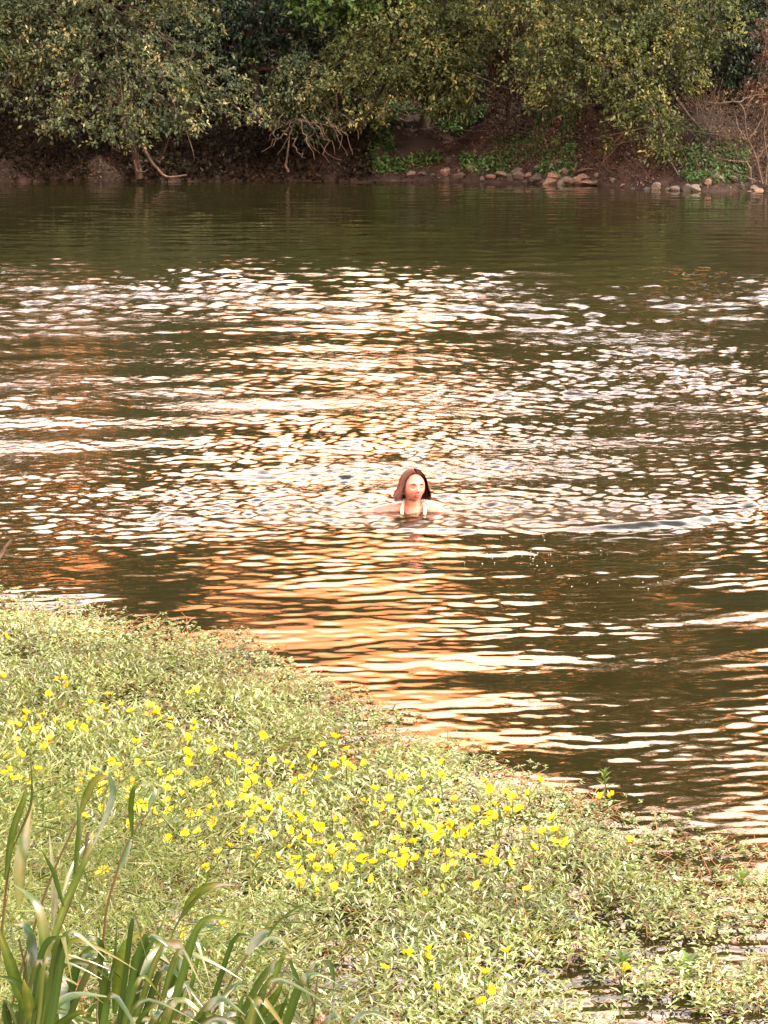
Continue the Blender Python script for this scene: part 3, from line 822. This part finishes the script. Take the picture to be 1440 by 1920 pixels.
for (px, py) in FLW:
    hz = .115 + .06 * rng.random()
    g = G(px, py, hz)
    lab, grp = zone_label(px, py)
    if (px, py) in ones: lab = 'yellow-flowered sprig near the bottom of the mat, %s from the left there' % NTH[ones.index((px, py))]
    if (px, py) in tops: lab = 'small yellow flower alone high on the mat, %s from the left there' % NTH[tops.index((px, py))]
    if (px, py) in ((1125, 1493), (1147, 1492)):
        lab = 'yellow flower %s of the pair beside the lone upright sprig' % ('on the left' if px < 1130 else 'on the right')
        hz = .05; g = G(px, py, hz)
    root = empty('primrose_sprig', tuple(g), lab, 'flower', grp)
    root.rotation_euler = (rng.normal(0, .2), rng.normal(0, .2), rng.random() * 6.28)
    fs = (.0180 + .008 * rng.random()) * (1.0 if py < 1650 else .9)
    f_ = link('flower', flower_mes[rng.integers(8)], None, root); f_.scale = (fs, fs, fs); f_.rotation_euler = (rng.normal(.45, .5), rng.normal(0, .5), rng.random() * 6)
    s_ = link('stamens', stam_me, None, f_); s_.scale = (1, 1, 1)
    t_ = link('stem', stem_me, None, root); t_.scale = (.14, .14, hz)
    v_ = link('foliage', sl[rng.integers(5)], None, root); v_.scale = (.11, .11, .12)

# the lone upright sprig at the edge of the mat, and a few broad-leaved ones
def sprig_thing(px, py, hh, label, n, L, W, mat, z0=0.0):
    b0 = G(px, py, z0)
    root = empty('upright_sprig', tuple(b0), label, 'plant')
    link('stem', tubes('stem', [(np.array([[0, 0, -.02], [.004, 0, hh * .5], [-.004, 0, hh]]), [.003, .0025, .002])], 5), M['primrose_green'], root)
    for k in range(n):
        a = k * 2.4
        t = hh * (.35 + .65 * k / (n - 1))
        me_ = leaves('leaf', np.array([[0, 0, t]]), np.array([[math.cos(a), math.sin(a), .5 + .8 * k / n]]), np.array([[0, 0, 1.0]]), L * (1.1 - .4 * k / n), W, .2)
        link('leaf', me_, M[mat], root)
sprig_thing(1133, 1492, .10, 'lone upright green sprig standing clear of the mat against dark water', 14, .045, .013, 'primrose_green')
sprig_thing(1290, 1835, .05, 'bright green broad-leaved sprig low in the mat near the right edge', 9, .075, .03, 'primrose_green')
sprig_thing(1165, 1830, .06, 'mid-green sprig left of the bright broad-leaved one', 9, .06, .022, 'primrose_green')
sprig_thing(1390, 1668, .05, 'green broad-leaved sprig at the right edge below the mat rim', 9, .05, .02, 'primrose_green')
sprig_thing(935, 1565, .13, 'pale upright sprig rising above the drift at its right end', 14, .05, .014, 'primrose')

# ------------------------------------------------------------------ wispy grass and tall shoots
M['wisp'] = leaf_mat('wispy_grass', [(0, (.09, .15, .03)), (.6, (.17, .26, .065)), (1, (.38, .40, .16))], rough=.45, transl=.25, tint=(1.0, 1.15, .5))
M['blade'] = leaf_mat('grass_blade', [(0, (.014, .036, .008)), (.6, (.034, .074, .014)), (.88, (.085, .13, .035)), (1, (.18, .16, .07))], rough=.25, transl=.28, tint=(1.5, 1.5, .3), spec=.9, noise_scale=3, noise_amt=.2)
M['culm'] = solid_mat('culm', (.04, .05, .015), (.07, .038, .018), 14, .5, .1, stretch=(1, 1, .2))
n = 15000
px = rng.uniform(-60, 700, n); py = rng.uniform(1280, 1960, n)
k = (py > 1300 + np.clip(px - 150, 0, 1000) * .55 + 120 * vnoise(px, py, 120, 3)) & (rng.random(n) < np.clip(1.25 - px / 620.0, 0.0, 1) * np.clip((py - 1330) / 260, .12, 1))
px, py = px[k], py[k]
n = len(px)
Y = rng.uniform(5.6, 7.4, n)
top = np.array([P(a, b_, c_) for a, b_, c_ in zip(px, py, Y)])
D = np.stack([rng.normal(.45, .6, n), rng.normal(0, .5, n), rng.normal(.35, .55, n)], -1)
top[:, 2] = np.maximum(top[:, 2], .03)
N = rng.normal(0, 1, (n, 3)) + np.array([0, -1, .5])
me = leaves('wispy_grass', top, D, N, rng.uniform(.035, .11, n), rng.uniform(.0009, .0020, n), .1)
tag(link('wispy_grass', me, M['wisp']), 'fine wispy seeding grass in front of the leafy mat at lower left', 'grass', kind='stuff')

def blade_mesh(ctrl, w, twist=0.3, nrm=(0, -1, .6), n=18):
    c = curve_pts(ctrl, n)
    n = len(c)
    T = norm(np.gradient(c, axis=0))
    t = np.linspace(0, 1, n)
    N0 = norm(np.array(nrm, float))
    wd = w * np.minimum(1, .35 + t * 3) * np.clip((1 - t) * 2.2, 0.03, 1) ** .8
    V, f = [], []
    for i in range(n):
        S = norm(np.cross(T[i], N0)); Nn = np.cross(S, T[i])
        a = twist * (t[i] - .3)
        S2 = S * math.cos(a) + Nn * math.sin(a); N2 = np.cross(S2, T[i])
        V += [c[i] - S2 * wd[i] / 2 + N2 * wd[i] * .14, c[i], c[i] + S2 * wd[i] / 2 + N2 * wd[i] * .14]
    for i in range(n - 1):
        for q in range(2):
            a = i * 3 + q
            f.append((a, a + 1, a + 4, a + 3))
    v0 = rng.random() * .7
    vv = np.clip(v0 + .5 * np.repeat(np.clip(t * 1.6 - .9, 0, 1), 3) + rng.normal(0, .05, len(V)), 0, 1)
    vv[1::3] = np.clip(vv[1::3] + .22, 0, 1)
    return mesh_np('blade', np.array(V), f, 4, vv)

# each shoot: depth, culm pixels (base first), blades (pixels base to tip, width in photo pixels)
SHOOTS = [
 ('thick brown shoot with a rolled grey-green leaf at its tip, tallest on the left', 5.2, [(40, 1990), (90, 1800), (150, 1640), (165, 1560)], 14,
  [([(90, 1790), (120, 1700), (165, 1600), (175, 1560)], 15), ([(120, 1700), (105, 1640), (90, 1610), (75, 1590)], 22), ([(140, 1640), (150, 1560), (145, 1500), (110, 1480)], 18)]),
 ('slender brown-stemmed shoot curling over beside the yellow flowers', 5.3, [(10, 1960), (70, 1720), (115, 1600), (160, 1510)], 9,
  [([(150, 1525), (170, 1480), (185, 1460), (205, 1455)], 22), ([(205, 1452), (212, 1490), (195, 1540), (168, 1600)], 13)]),
 ('upright shoot with a hooked leaf arching to the right of the brown one', 5.3, [(190, 1800), (215, 1650), (245, 1570), (280, 1520)], 8,
  [([(248, 1570), (246, 1510), (255, 1475), (285, 1472)], 11), ([(278, 1522), (285, 1500), (292, 1485), (290, 1475)], 11), ([(245, 1575), (238, 1600), (228, 1625), (222, 1640)], 10)]),
 ('broad green shoot at the left edge with a dark sheathing leaf', 5.0, [(-20, 1980), (0, 1780), (20, 1600), (50, 1480)], 10,
  [([(10, 1650), (25, 1560), (45, 1500), (50, 1470)], 16), ([(20, 1600), (55, 1520), (60, 1470), (55, 1400)], 6), ([(35, 1700), (38, 1620), (50, 1560), (62, 1500)], 24)]),
 ('leafy shoot with long pale leaves drooping at the lower left', 4.7, [(60, 1990), (55, 1900), (50, 1830), (35, 1760)], 10,
  [([(85, 1880), (85, 1800), (70, 1700), (22, 1655)], 26), ([(55, 1870), (60, 1790), (50, 1740), (25, 1732)], 22), ([(50, 1900), (30, 1840), (10, 1780), (-20, 1700)], 24), ([(60, 1880), (80, 1780), (110, 1760), (160, 1780)], 14)]),
 ('low tuft with white-sheened leaves arching left at the bottom corner', 4.5, [(60, 1990), (58, 1950), (60, 1930)], 8,
  [([(85, 1920), (60, 1880), (30, 1840), (-10, 1828)], 17), ([(60, 1930), (56, 1890), (50, 1850), (45, 1835)], 24), ([(85, 1915), (110, 1880), (150, 1865), (210, 1870)], 17), ([(70, 1940), (95, 1930), (140, 1900), (170, 1900)], 22)]),
 ('arching pale-leaved tuft left of the central dark shoots', 4.8, [(180, 1990), (182, 1900), (185, 1850)], 8,
  [([(60, 1830), (85, 1800), (130, 1765), (145, 1772)], 13), ([(95, 1830), (130, 1805), (170, 1808), (215, 1845)], 12), ([(185, 1840), (190, 1780), (175, 1760), (140, 1760)], 15), ([(118, 1930), (120, 1880), (120, 1850), (118, 1832)], 24), ([(190, 1830), (186, 1790), (184, 1760), (182, 1740)], 13)]),
 ('dark central shoot with a broad leaf bent to the right', 4.9, [(180, 1990), (215, 1920), (270, 1830), (310, 1770)], 13,
  [([(265, 1830), (290, 1790), (310, 1770), (325, 1765)], 24), ([(312, 1768), (335, 1775), (340, 1810), (338, 1850)], 19), ([(215, 1900), (225, 1820), (240, 1770), (275, 1745)], 26), ([(230, 1900), (250, 1830), (300, 1740), (318, 1690)], 8), ([(200, 1920), (205, 1850), (215, 1800), (220, 1720)], 11), ([(240, 1870), (290, 1840), (310, 1838), (330, 1860)], 8)]),
 ('shoot with a silvery leaf sweeping up and right above the centre tuft', 5.2, [(300, 1850), (320, 1760), (345, 1710)], 8,
  [([(340, 1720), (365, 1680), (400, 1660), (440, 1660)], 18), ([(345, 1730), (370, 1730), (400, 1740), (425, 1762)], 9), ([(322, 1750), (350, 1705), (385, 1660), (400, 1600)], 6)]),
 ('straight brown shoot topped with a fine seed head in the middle of the bottom', 4.9, [(345, 1990), (400, 1900), (450, 1810), (490, 1760)], 9,
  [([(465, 1790), (480, 1765), (500, 1745), (530, 1740)], 20), ([(395, 1895), (420, 1870), (440, 1850), (455, 1838)], 16), ([(480, 1775), (505, 1760), (530, 1765), (545, 1785)], 9), ([(500, 1760), (520, 1730), (560, 1700), (590, 1690)], 5)]),
 ('leaning shoot with a bulging pale-topped leaf at bottom centre', 4.8, [(260, 1990), (290, 1930), (320, 1880), (350, 1850)], 8,
  [([(290, 1900), (315, 1870), (345, 1850), (352, 1848)], 22), ([(300, 1990), (310, 1940), (312, 1910), (308, 1880)], 17), ([(350, 1850), (358, 1870), (352, 1900), (345, 1930)], 7)]),
 ('right-hand shoot with bright green leaves hanging on both sides', 4.9, [(440, 1990), (480, 1900), (520, 1840), (545, 1800)], 10,
  [([(512, 1845), (520, 1810), (530, 1795), (545, 1795)], 20), ([(543, 1800), (560, 1850), (575, 1880), (582, 1910)], 15), ([(455, 1960), (490, 1900), (520, 1860), (530, 1830)], 20), ([(500, 1990), (520, 1920), (535, 1880), (545, 1850)], 10), ([(550, 1795), (570, 1780), (590, 1760), (640, 1730)], 5)]),
 ('farthest right shoot, thin with one green leaf folded down', 5.1, [(590, 1890), (600, 1830), (605, 1800)], 6,
  [([(605, 1802), (618, 1810), (625, 1840), (622, 1870)], 14), ([(590, 1890), (575, 1840), (590, 1810), (600, 1800)], 8)]),
 ('low pale-leaved tuft at the very bottom between the central shoots', 4.6, [(400, 1990), (400, 1960)], 8,
  [([(400, 1960), (420, 1910), (450, 1905), (470, 1930)], 14), ([(360, 1930), (400, 1910), (440, 1920), (460, 1945)], 12), ([(410, 1980), (420, 1930), (415, 1880), (440, 1850)], 13), ([(240, 1950), (270, 1900), (300, 1880), (330, 1870)], 10)]),
 ('young dark-leaved shoot behind the left tuft', 5.5, [(100, 1850), (105, 1760), (110, 1700)], 7,
  [([(100, 1740), (102, 1680), (98, 1620), (92, 1560)], 13), ([(150, 1690), (165, 1660), (155, 1620), (135, 1600)], 15), ([(110, 1700), (130, 1640), (150, 1600), (175, 1570)], 9)]),
]
for lab, Yd, culm, cw, bl in SHOOTS:
    b0 = np.array(P(culm[0][0], culm[0][1], Yd))
    gz = float(near_ground_z(np.array([b0[0]]), np.array([Yd]))[0])
    base = np.array([b0[0] - .05, Yd - .02, gz - .03])
    root = empty('tall_grass_shoot', tuple(base), lab, 'grass shoot', 'tall grass shoots at the lower left')
    nb = len(culm)
    cp = curve_pts([base - base] + [np.array(P(a, b_, Yd + .02 * i)) - base for i, (a, b_) in enumerate(culm)], 14)
    rr_ = cw * .36 * Yd / F
    link('culm', tubes('culm', [(cp, np.linspace(rr_, rr_ * .6, len(cp)))], 7), M['culm'], root)
    for j, (pts, w) in enumerate(bl):
        s0 = rng.uniform(-.12, .12)
        ctrl = [np.array(P(a, b_, Yd + s0 * i * .4)) - base for i, (a, b_) in enumerate(pts)]
        nr_ = (rng.normal(0, .5), -1, rng.uniform(.2, 1.2))
        link('blade', blade_mesh(ctrl, w * Yd / F * .98, rng.uniform(-.8, .8), nr_), M['blade'], root)
# filler blades at the base of the shoots
for i in range(27):
    px0 = rng.uniform(-80, 470); Yd = rng.uniform(4.3, 5.4)
    base = np.array(P(px0, 2000, Yd)); base[2] = float(near_ground_z(np.array([base[0]]), np.array([Yd]))[0])
    tipx = px0 + rng.normal(120, 55); tipy = rng.uniform(1740 + max(0, px0) * .2, 1950) + rng.normal(0, 30)
    root = empty('grass_tuft', tuple(base), 'low green grass tuft among the tall shoots at lower left', 'grass tuft', 'low grass tufts among the shoots')
    for q in range(3):
        tp = np.array(P(tipx + rng.normal(0, 45), tipy + rng.normal(0, 25), Yd))
        mid = (base + tp) / 2 + np.array([-.03, 0, .07])
        end = tp + np.array([rng.uniform(.02, .15), rng.normal(0, .04), -rng.uniform(.02, .12)])
        link('blade', blade_mesh([base * 0, mid - base, (mid * .35 + tp * .65) + [0, 0, .03] - base, tp - base, (tp + end) / 2 + [0, 0, .012] - base, end - base], rng.uniform(.010, .021), rng.uniform(-.9, .9), (rng.normal(0, .6), -1, rng.uniform(.2, 1.2))), M['blade'], root)

# pink flower heads glimpsed at the bottom
M['pink'] = solid_mat('pink_bloom', (.45, .14, .12), (.75, .34, .28), 60, .7, .3)
PK = [(148, 1848, 'pink flower head behind the low tuft at lower left'), (152, 1868, 'lower of the two pink heads behind the low tuft'), (68, 1862, 'small pink head nearest the lower left corner'), (515, 1905, 'pink flower head at the bottom right of the shoots'), (605, 1910, 'pinkish head at the bottom beside the farthest right shoot')]
for px, py, lab in PK:
    b0 = np.array(P(px, py, 5.7))
    root = empty('pink_flower', tuple(b0), lab, 'flower', 'pink flower heads at the bottom')
    for k in range(12):
        me_ = leaves('petal', rng.normal(0, .006, (1, 3)), rng.normal(0, 1, (1, 3)), rng.normal(0, 1, (1, 3)), .016, .010, .3)
        link('petal', me_, M['pink'], root)
    link('stem', tubes('stem', [(np.array([[0, 0, 0], [.01, 0, -.1], [.0, 0, -.35]]), [.002, .002, .002])], 4), M['primrose_stem'], root)

# pale twig poking in at the left edge
r0 = empty('dead_twig', tuple(G(-20, 1100)), 'pale bare twig poking up at the left edge above the mat', 'twig')
b0 = np.array(G(-20, 1100))
link('twig_stem', tubes('twig_stem', [(curve_pts([b0 * 0, P(-12, 1060, 12.6) - b0, P(2, 1042, 12.6) - b0, P(22, 1012, 12.6) - b0], 9, .004), np.linspace(.014, .007, 9))], 6), M['pale_wood'], r0)

# ------------------------------------------------------------------ the swimmer
import bmesh
def uvs(nu, nv):
    th = np.linspace(0, math.pi, nv); ph = np.linspace(0, 2 * math.pi, nu, endpoint=False)
    V = [(math.sin(t) * math.cos(p_), math.sin(t) * math.sin(p_), math.cos(t)) for t in th for p_ in ph]
    f = [(i * nu + j, (i + 1) * nu + j, (i + 1) * nu + (j + 1) % nu, i * nu + (j + 1) % nu) for i in range(nv - 1) for j in range(nu)]
    return np.array(V), np.array(f)
parts_V, parts_F, off = [], [], 0
def addp(V, f):
    global off
    parts_V.append(V); parts_F.append(np.asarray(f) + off); off += len(V)
# head, facing -Y, chin at z=0, crown at z=.225
V, f = uvs(120, 90)
hd = V * np.array([.081, .094, .104])
hd[:, 2] += .117
lowk = np.clip((.095 - hd[:, 2]) / .095, 0, 1.2)
hd[:, 0] *= 1 - .20 * lowk ** 1.3
fr = V[:, 1] < 0
hd[:, 1] = np.where(fr, hd[:, 1] - .004 * lowk, hd[:, 1] * (1 - .25 * lowk))
def bumpf(cx, cz, sx, sz, a):
    g_ = a * np.exp(-((hd[:, 0] - cx) / sx) ** 2 - ((hd[:, 2] - cz) / sz) ** 2) * (V[:, 1] < -.1)
    hd[:, 1] -= g_
for sgn in (-1, 1):
    bumpf(sgn * .032, .113, .018, .011, -.015)       # eye sockets
    bumpf(sgn * .032, .110, .012, .007, .007)        # closed lids
    bumpf(sgn * .030, .132, .020, .007, .004)        # brow ridge
    bumpf(sgn * .043, .080, .016, .015, .005)        # cheekbones
    bumpf(sgn * .012, .0745, .006, .006, .007)       # nostril wings
bumpf(0, .098, .008, .020, .010)
bumpf(0, .080, .009, .010, .016)
bumpf(0, .070, .010, .004, -.005)
bumpf(0, .0555, .019, .005, .006)
bumpf(0, .0465, .016, .005, .006)
bumpf(0, .0510, .020, .002, -.004)
bumpf(0, .037, .014, .006, -.004)
bumpf(0, .018, .018, .013, .008)
head_local = hd.copy()
YAW, TILT, ROLL = math.radians(21), math.radians(-9), math.radians(2)
Rh = np.array(Matrix.Rotation(YAW, 3, 'Z') @ Matrix.Rotation(ROLL, 3, 'Y') @ Matrix.Rotation(TILT, 3, 'X'))
HC = np.array([0, -.005, .054])                       # chin position above the water origin
def head_xf(A):
    return (np.asarray(A) * .93 - np.array([0, 0, .03])) @ Rh.T + np.array([0, 0, .03]) + HC
addp(head_xf(hd), f)
for sgn in (-1, 1):                                   # ears
    V2, f2 = uvs(16, 12)
    e_ = V2 * np.array([.006, .014, .028]) + np.array([sgn * .080, .008, .100])
    addp(head_xf(e_), f2)
V2, f2 = uvs(40, 40)
def limb(pts, rad):
    c = curve_pts(pts, 24)
    r__ = np.interp(np.linspace(0, 1, len(c)), np.linspace(0, 1, len(rad)), rad)
    Vt, ft = tube_arrays(c, r__, 20)
    n0 = len(Vt)
    Vt = np.vstack([Vt, c[0], c[-1]])
    addp(Vt, ft)
    cap = [(n0, (j + 1) % 20, j, n0) for j in range(20)]
    return
def ell(c, r__, nu=32, nv=24):
    Vv, ff = uvs(nu, nv)
    addp(Vv * np.array(r__) + np.array(c), ff)
def chain(pts, rad, n=22):
    c = curve_pts(pts, n)
    r__ = np.interp(np.linspace(0, 1, len(c)), np.linspace(0, 1, len(rad)), rad)
    for a, b_ in zip(c, r__):
        ell(a, (b_, b_, b_), 16, 12)
chain([(0, .03, .12), (0, .03, .07), (0, .035, .02), (0, .04, -.03)], [.055, .053, .056, .072], 16)
ell((0, .06, -.11), (.165, .095, .10))                # chest
ell((0, .06, -.25), (.14, .09, .16))
ell((0, .08, -.45), (.15, .10, .14))
for sgn in (-1, 1):
    chain([(sgn * .03, .045, .012), (sgn * .09, .05, .002), (sgn * .155, .055, -.020)], [.045, .045, .055], 8)
    lift = .012 if sgn < 0 else -.012
    # arm swept out sideways just under the surface
    chain([(sgn * .15, .055, -.022 + lift), (sgn * .27, .02, -.040 + lift), (sgn * .40, -.02, -.065), (sgn * .50, -.12, -.075), (sgn * .57, -.20, -.09)], [.052, .044, .038, .032, .024], 34)
    # hand with five fingers
    w0 = np.array([sgn * .58, -.21, -.09])
    ell(w0 + np.array([sgn * .02, -.035, 0]), (.04, .045, .014), 16, 12)
    for q in range(4):
        a0 = w0 + np.array([sgn * (.0 + .02 * q - .005), -.07 + .008 * q, 0])
        ln = (.062, .072, .068, .052)[q]
        chain([a0, a0 + np.array([sgn * .012 * q, -ln * .5, -.004]), a0 + np.array([sgn * .018 * q, -ln, -.016])], [.009, .0085, .007], 9)
    a0 = w0 + np.array([-sgn * .02, -.02, 0])
    chain([a0, a0 + np.array([-sgn * .025, -.02, -.004]), a0 + np.array([-sgn * .035, -.045, -.01])], [.012, .010, .008], 8)
    # legs treading water
    chain([(sgn * .08, .08, -.50), (sgn * .11, -.05, -.85), (sgn * .10, .12, -1.22)], [.085, .062, .042], 26)
    chain([(sgn * .10, .12, -1.22), (sgn * .10, .04, -1.27), (sgn * .105, -.06, -1.29)], [.042, .036, .022], 10)
body_me = mesh_np('body', np.concatenate(parts_V), np.concatenate(parts_F), 4)
skin, n_, l_, p = mat_base('skin')
tcn = n_.new('ShaderNodeTexCoord'); no = n_.new('ShaderNodeTexNoise'); no.inputs['Scale'].default_value = 14
l_.new(tcn.outputs['Object'], no.inputs['Vector'])
rp = n_.new('ShaderNodeValToRGB')
rp.color_ramp.elements[0].position = .3; rp.color_ramp.elements[0].color = (.46, .19, .14, 1)
rp.color_ramp.elements[1].position = .7; rp.color_ramp.elements[1].color = (.52, .25, .19, 1)
l_.new(no.outputs['Fac'], rp.inputs[0]); l_.new(rp.outputs[0], p.inputs['Base Color'])
p.inputs['Roughness'].default_value = .33
p.inputs['Subsurface Weight'].default_value = .25
p.inputs['Subsurface Radius'].default_value = (.02, .008, .004)
p.inputs['Subsurface Scale'].default_value = .5
SW = np.array([SWX, SWY, 0.0])
person = empty('person', tuple(SW), 'woman with a brown bob swimming neck-deep with eyes closed, face turned to the light', 'person')
body = link('body', body_me, skin, person)
rm = body.modifiers.new('union', 'REMESH'); rm.mode = 'VOXEL'; rm.voxel_size = .0034; rm.use_smooth_shade = True
sm = body.modifiers.new('soften', 'SMOOTH'); sm.factor = .5; sm.iterations = 3

def surf_y(x, z):
    """front surface of the head in head space"""
    m_ = head_local[:, 1] < 0
    dd = (head_local[m_, 0] - x) ** 2 + (head_local[m_, 2] - z) ** 2
    return head_local[m_, 1][np.argmin(dd)]
def face_tube(name, pts, rad, mat, sides=6):
    A = [np.array([a, surf_y(a, b_) - .001, b_]) for a, b_ in pts]
    c = curve_pts(head_xf(A), 12)
    r__ = np.interp(np.linspace(0, 1, len(c)), np.linspace(0, 1, len(rad)), rad)
    return link(name, tubes(name, [(c, r__)], sides), mat, person)
M['brow'] = solid_mat('brow', (.09, .035, .022), (.15, .06, .035), 40, .8, .2)
M['lip'] = solid_mat('lip', (.34, .07, .065), (.42, .10, .09), 40, .4, .1)
M['lash'] = solid_mat('lash', (.04, .015, .012), (.07, .03, .02), 40, .8, .1)
for sgn in (-1, 1):
    face_tube('eyebrow', [(sgn * .014, .1275), (sgn * .030, .1335), (sgn * .047, .129)], [.0028, .0040, .0018], M['brow'])
    face_tube('eyelashes', [(sgn * .019, .1095), (sgn * .032, .106), (sgn * .045, .109)], [.0020, .0032, .0020], M['lash'])
face_tube('upper_lip', [(-.025, .0525), (-.009, .0555), (0, .0545), (.009, .0555), (.025, .0525)], [.0015, .0038, .0034, .0038, .0015], M['lip'])
face_tube('lower_lip', [(-.022, .0500), (0, .0450), (.022, .0500)], [.0014, .0050, .0014], M['lip'])

# hair: a bob parted in the middle
hair_m, n_, l_, p = mat_base('hair')
at = n_.new('ShaderNodeAttribute'); at.attribute_name = 'var'
rp = n_.new('ShaderNodeValToRGB')
rp.color_ramp.elements[0].color = (.032, .010, .006, 1); rp.color_ramp.elements[1].color = (.20, .070, .038, 1)
l_.new(at.outputs['Fac'], rp.inputs[0]); l_.new(rp.outputs[0], p.inputs['Base Color'])
p.inputs['Roughness'].default_value = .5; p.inputs['Specular IOR Level'].default_value = .3
Vs, Fs, vr, base_i = [], [], [], 0
for i in range(1500):
    side = -1 if i % 2 else 1
    t0 = rng.random()
    phi_end = math.radians(60 + 120 * t0)           # azimuth from the face direction
    phi_st = phi_end * (.08 + .5 * t0) if t0 < .5 else phi_end * (.33 + .6 * (t0 - .5))
    lenz = rng.uniform(.010, .046) + .010 * math.sin(t0 * 3)
    layer = rng.uniform(0, 1)
    rad_o = 1.04 + .14 * layer
    pts = []
    for s_ in np.linspace(0, 1, 13):
        if s_ < .62:
            q = s_ / .62
            th = math.radians(4 + 86 * q)
            ph_ = phi_st + (phi_end - phi_st) * min(1, q * 1.3) ** .55
            th0 = max(4, 37 - 33 * t0 / .35) + 3 * layer
            th = math.radians(th0 + (90 - th0) * q ** (1.5 if t0 < .35 else 1.0))
            rx, ry, rz = .080 * rad_o + .008 * q, .092 * rad_o, .104 * rad_o + .003
            pts.append(np.array([side * math.sin(th) * math.sin(ph_) * rx, -math.sin(th) * math.cos(ph_) * ry, .117 + math.cos(th) * rz]))
        else:
            q = (s_ - .62) / .38
            w0_ = pts[-1] if q < .09 else None
            b1 = np.array([side * math.sin(phi_end) * (.080 * rad_o + .008), -math.cos(phi_end) * .092 * rad_o, .117])
            z_ = .117 + (lenz - .117) * q
            flare = .014 * math.sin(q * 2.0) + (.014 * q * layer) + (.020 * q * q if side < 0 else -.006 * q) + .006 * math.sin(5 * q + t0 * 17 + layer * 2)
            inw = -.018 * q * (t0 > .75)
            pts.append(np.array([b1[0] + side * flare, b1[1] * (1 - .10 * q) + inw, z_]))
    c = head_xf(np.array(pts) + rng.normal(0, .0022, (1, 3)) * np.linspace(.5, 1.6, 13)[:, None])
    T = norm(np.gradient(c, axis=0))
    Nn = norm(c - head_xf(np.array([[0, 0, .10]])))
    S = norm(np.cross(T, Nn)) * rng.uniform(.0022, .0038) * np.linspace(1, .55, 13)[:, None]
    V_ = np.stack([c - S, c + S + Nn * .0006], 1).reshape(-1, 3)
    f_ = [(a * 2, a * 2 + 1, a * 2 + 3, a * 2 + 2) for a in range(12)]
    Vs.append(V_); Fs.append(np.array(f_) + base_i); base_i += len(V_)
    vr.append(np.full(len(V_), np.clip(.45 + .35 * math.sin(t0 * 70 + side) + rng.normal(0, .18), 0, 1)))
link('hair', mesh_np('hair', np.concatenate(Vs), np.concatenate(Fs), 4, np.concatenate(vr)), hair_m, person)

# halter straps and one small earring
M['swimsuit'] = solid_mat('swimsuit', (.70, .68, .50), (.80, .78, .62), 60, .7, .2)
for sgn in (-1, 1):
    pts = np.array([(sgn * .050, .075, .045), (sgn * .062, .030, .048), (sgn * .074, -.012, .022), (sgn * .072, -.045, -.02), (sgn * .06, -.06, -.07)])
    c = curve_pts(pts, 14)
    V_ = np.concatenate([np.stack([c + [-.010, 0, 0], c + [0, -.004, .004], c + [.010, 0, 0]], 1).reshape(-1, 3), np.stack([c + [-.009, .006, -.004], c + [0, .004, -.002], c + [.009, .006, -.004]], 1).reshape(-1, 3)])
    f_ = []
    nn = len(c) * 3
    for a in range(len(c) - 1):
        for q in range(2):
            i0 = a * 3 + q
            f_ += [(i0, i0 + 1, i0 + 4, i0 + 3), (nn + i0 + 3, nn + i0 + 4, nn + i0 + 1, nn + i0)]
    for a in range(len(c) - 1):
        i0 = a * 3
        f_ += [(i0, i0 + 3, nn + i0 + 3, nn + i0), (i0 + 2, nn + i0 + 2, nn + i0 + 5, i0 + 5)]
    link('swimsuit_strap', mesh_np('swimsuit_strap', V_, f_, 4), M['swimsuit'], person)
M['gold'] = solid_mat('earring', (.6, .5, .35), (.8, .7, .5), 30, .3, 0)
er = head_xf(np.array([[-.078, .004, .066]]))[0]
Vv, ff = uvs(12, 8)
link('earring', mesh_np('earring', Vv * .004 + er, ff, 4), M['gold'], person)

# pale specks and bubbles drifting on the water
sp = []
r_ = np.random.default_rng(77)
for i in range(70):
    px, py = (r_.normal(1000, 80), r_.normal(1040, 22)) if i < 50 else (r_.uniform(950, 1250), r_.normal(1100, 30))
    g = G(px, py, 0.004)
    sp.append((g, .0014 + .0026 * r_.random() ** 2))
V_, F_, b_i = [], [], 0
for g, r0_ in sp:
    q = 6
    aa = np.arange(q) / q * 2 * math.pi
    V_.append(np.concatenate([np.stack([g[0] + np.cos(aa) * r0_ * 1.5, g[1] + np.sin(aa) * r0_, np.full(q, .0)], 1), [[g[0], g[1], .002 + r0_ * .4]]]))
    F_ += [(b_i + k, b_i + (k + 1) % q, b_i + q) for k in range(q)]
    b_i += q + 1
M['speck'] = solid_mat('speck', (.55, .50, .40), (.8, .76, .66), 50, .4, 0)
tag(link('floating_specks', mesh_np('floating_specks', np.concatenate(V_), F_, 3), M['speck']), 'tiny pale bubbles and bits of drift on the river surface', 'drift', kind='stuff')
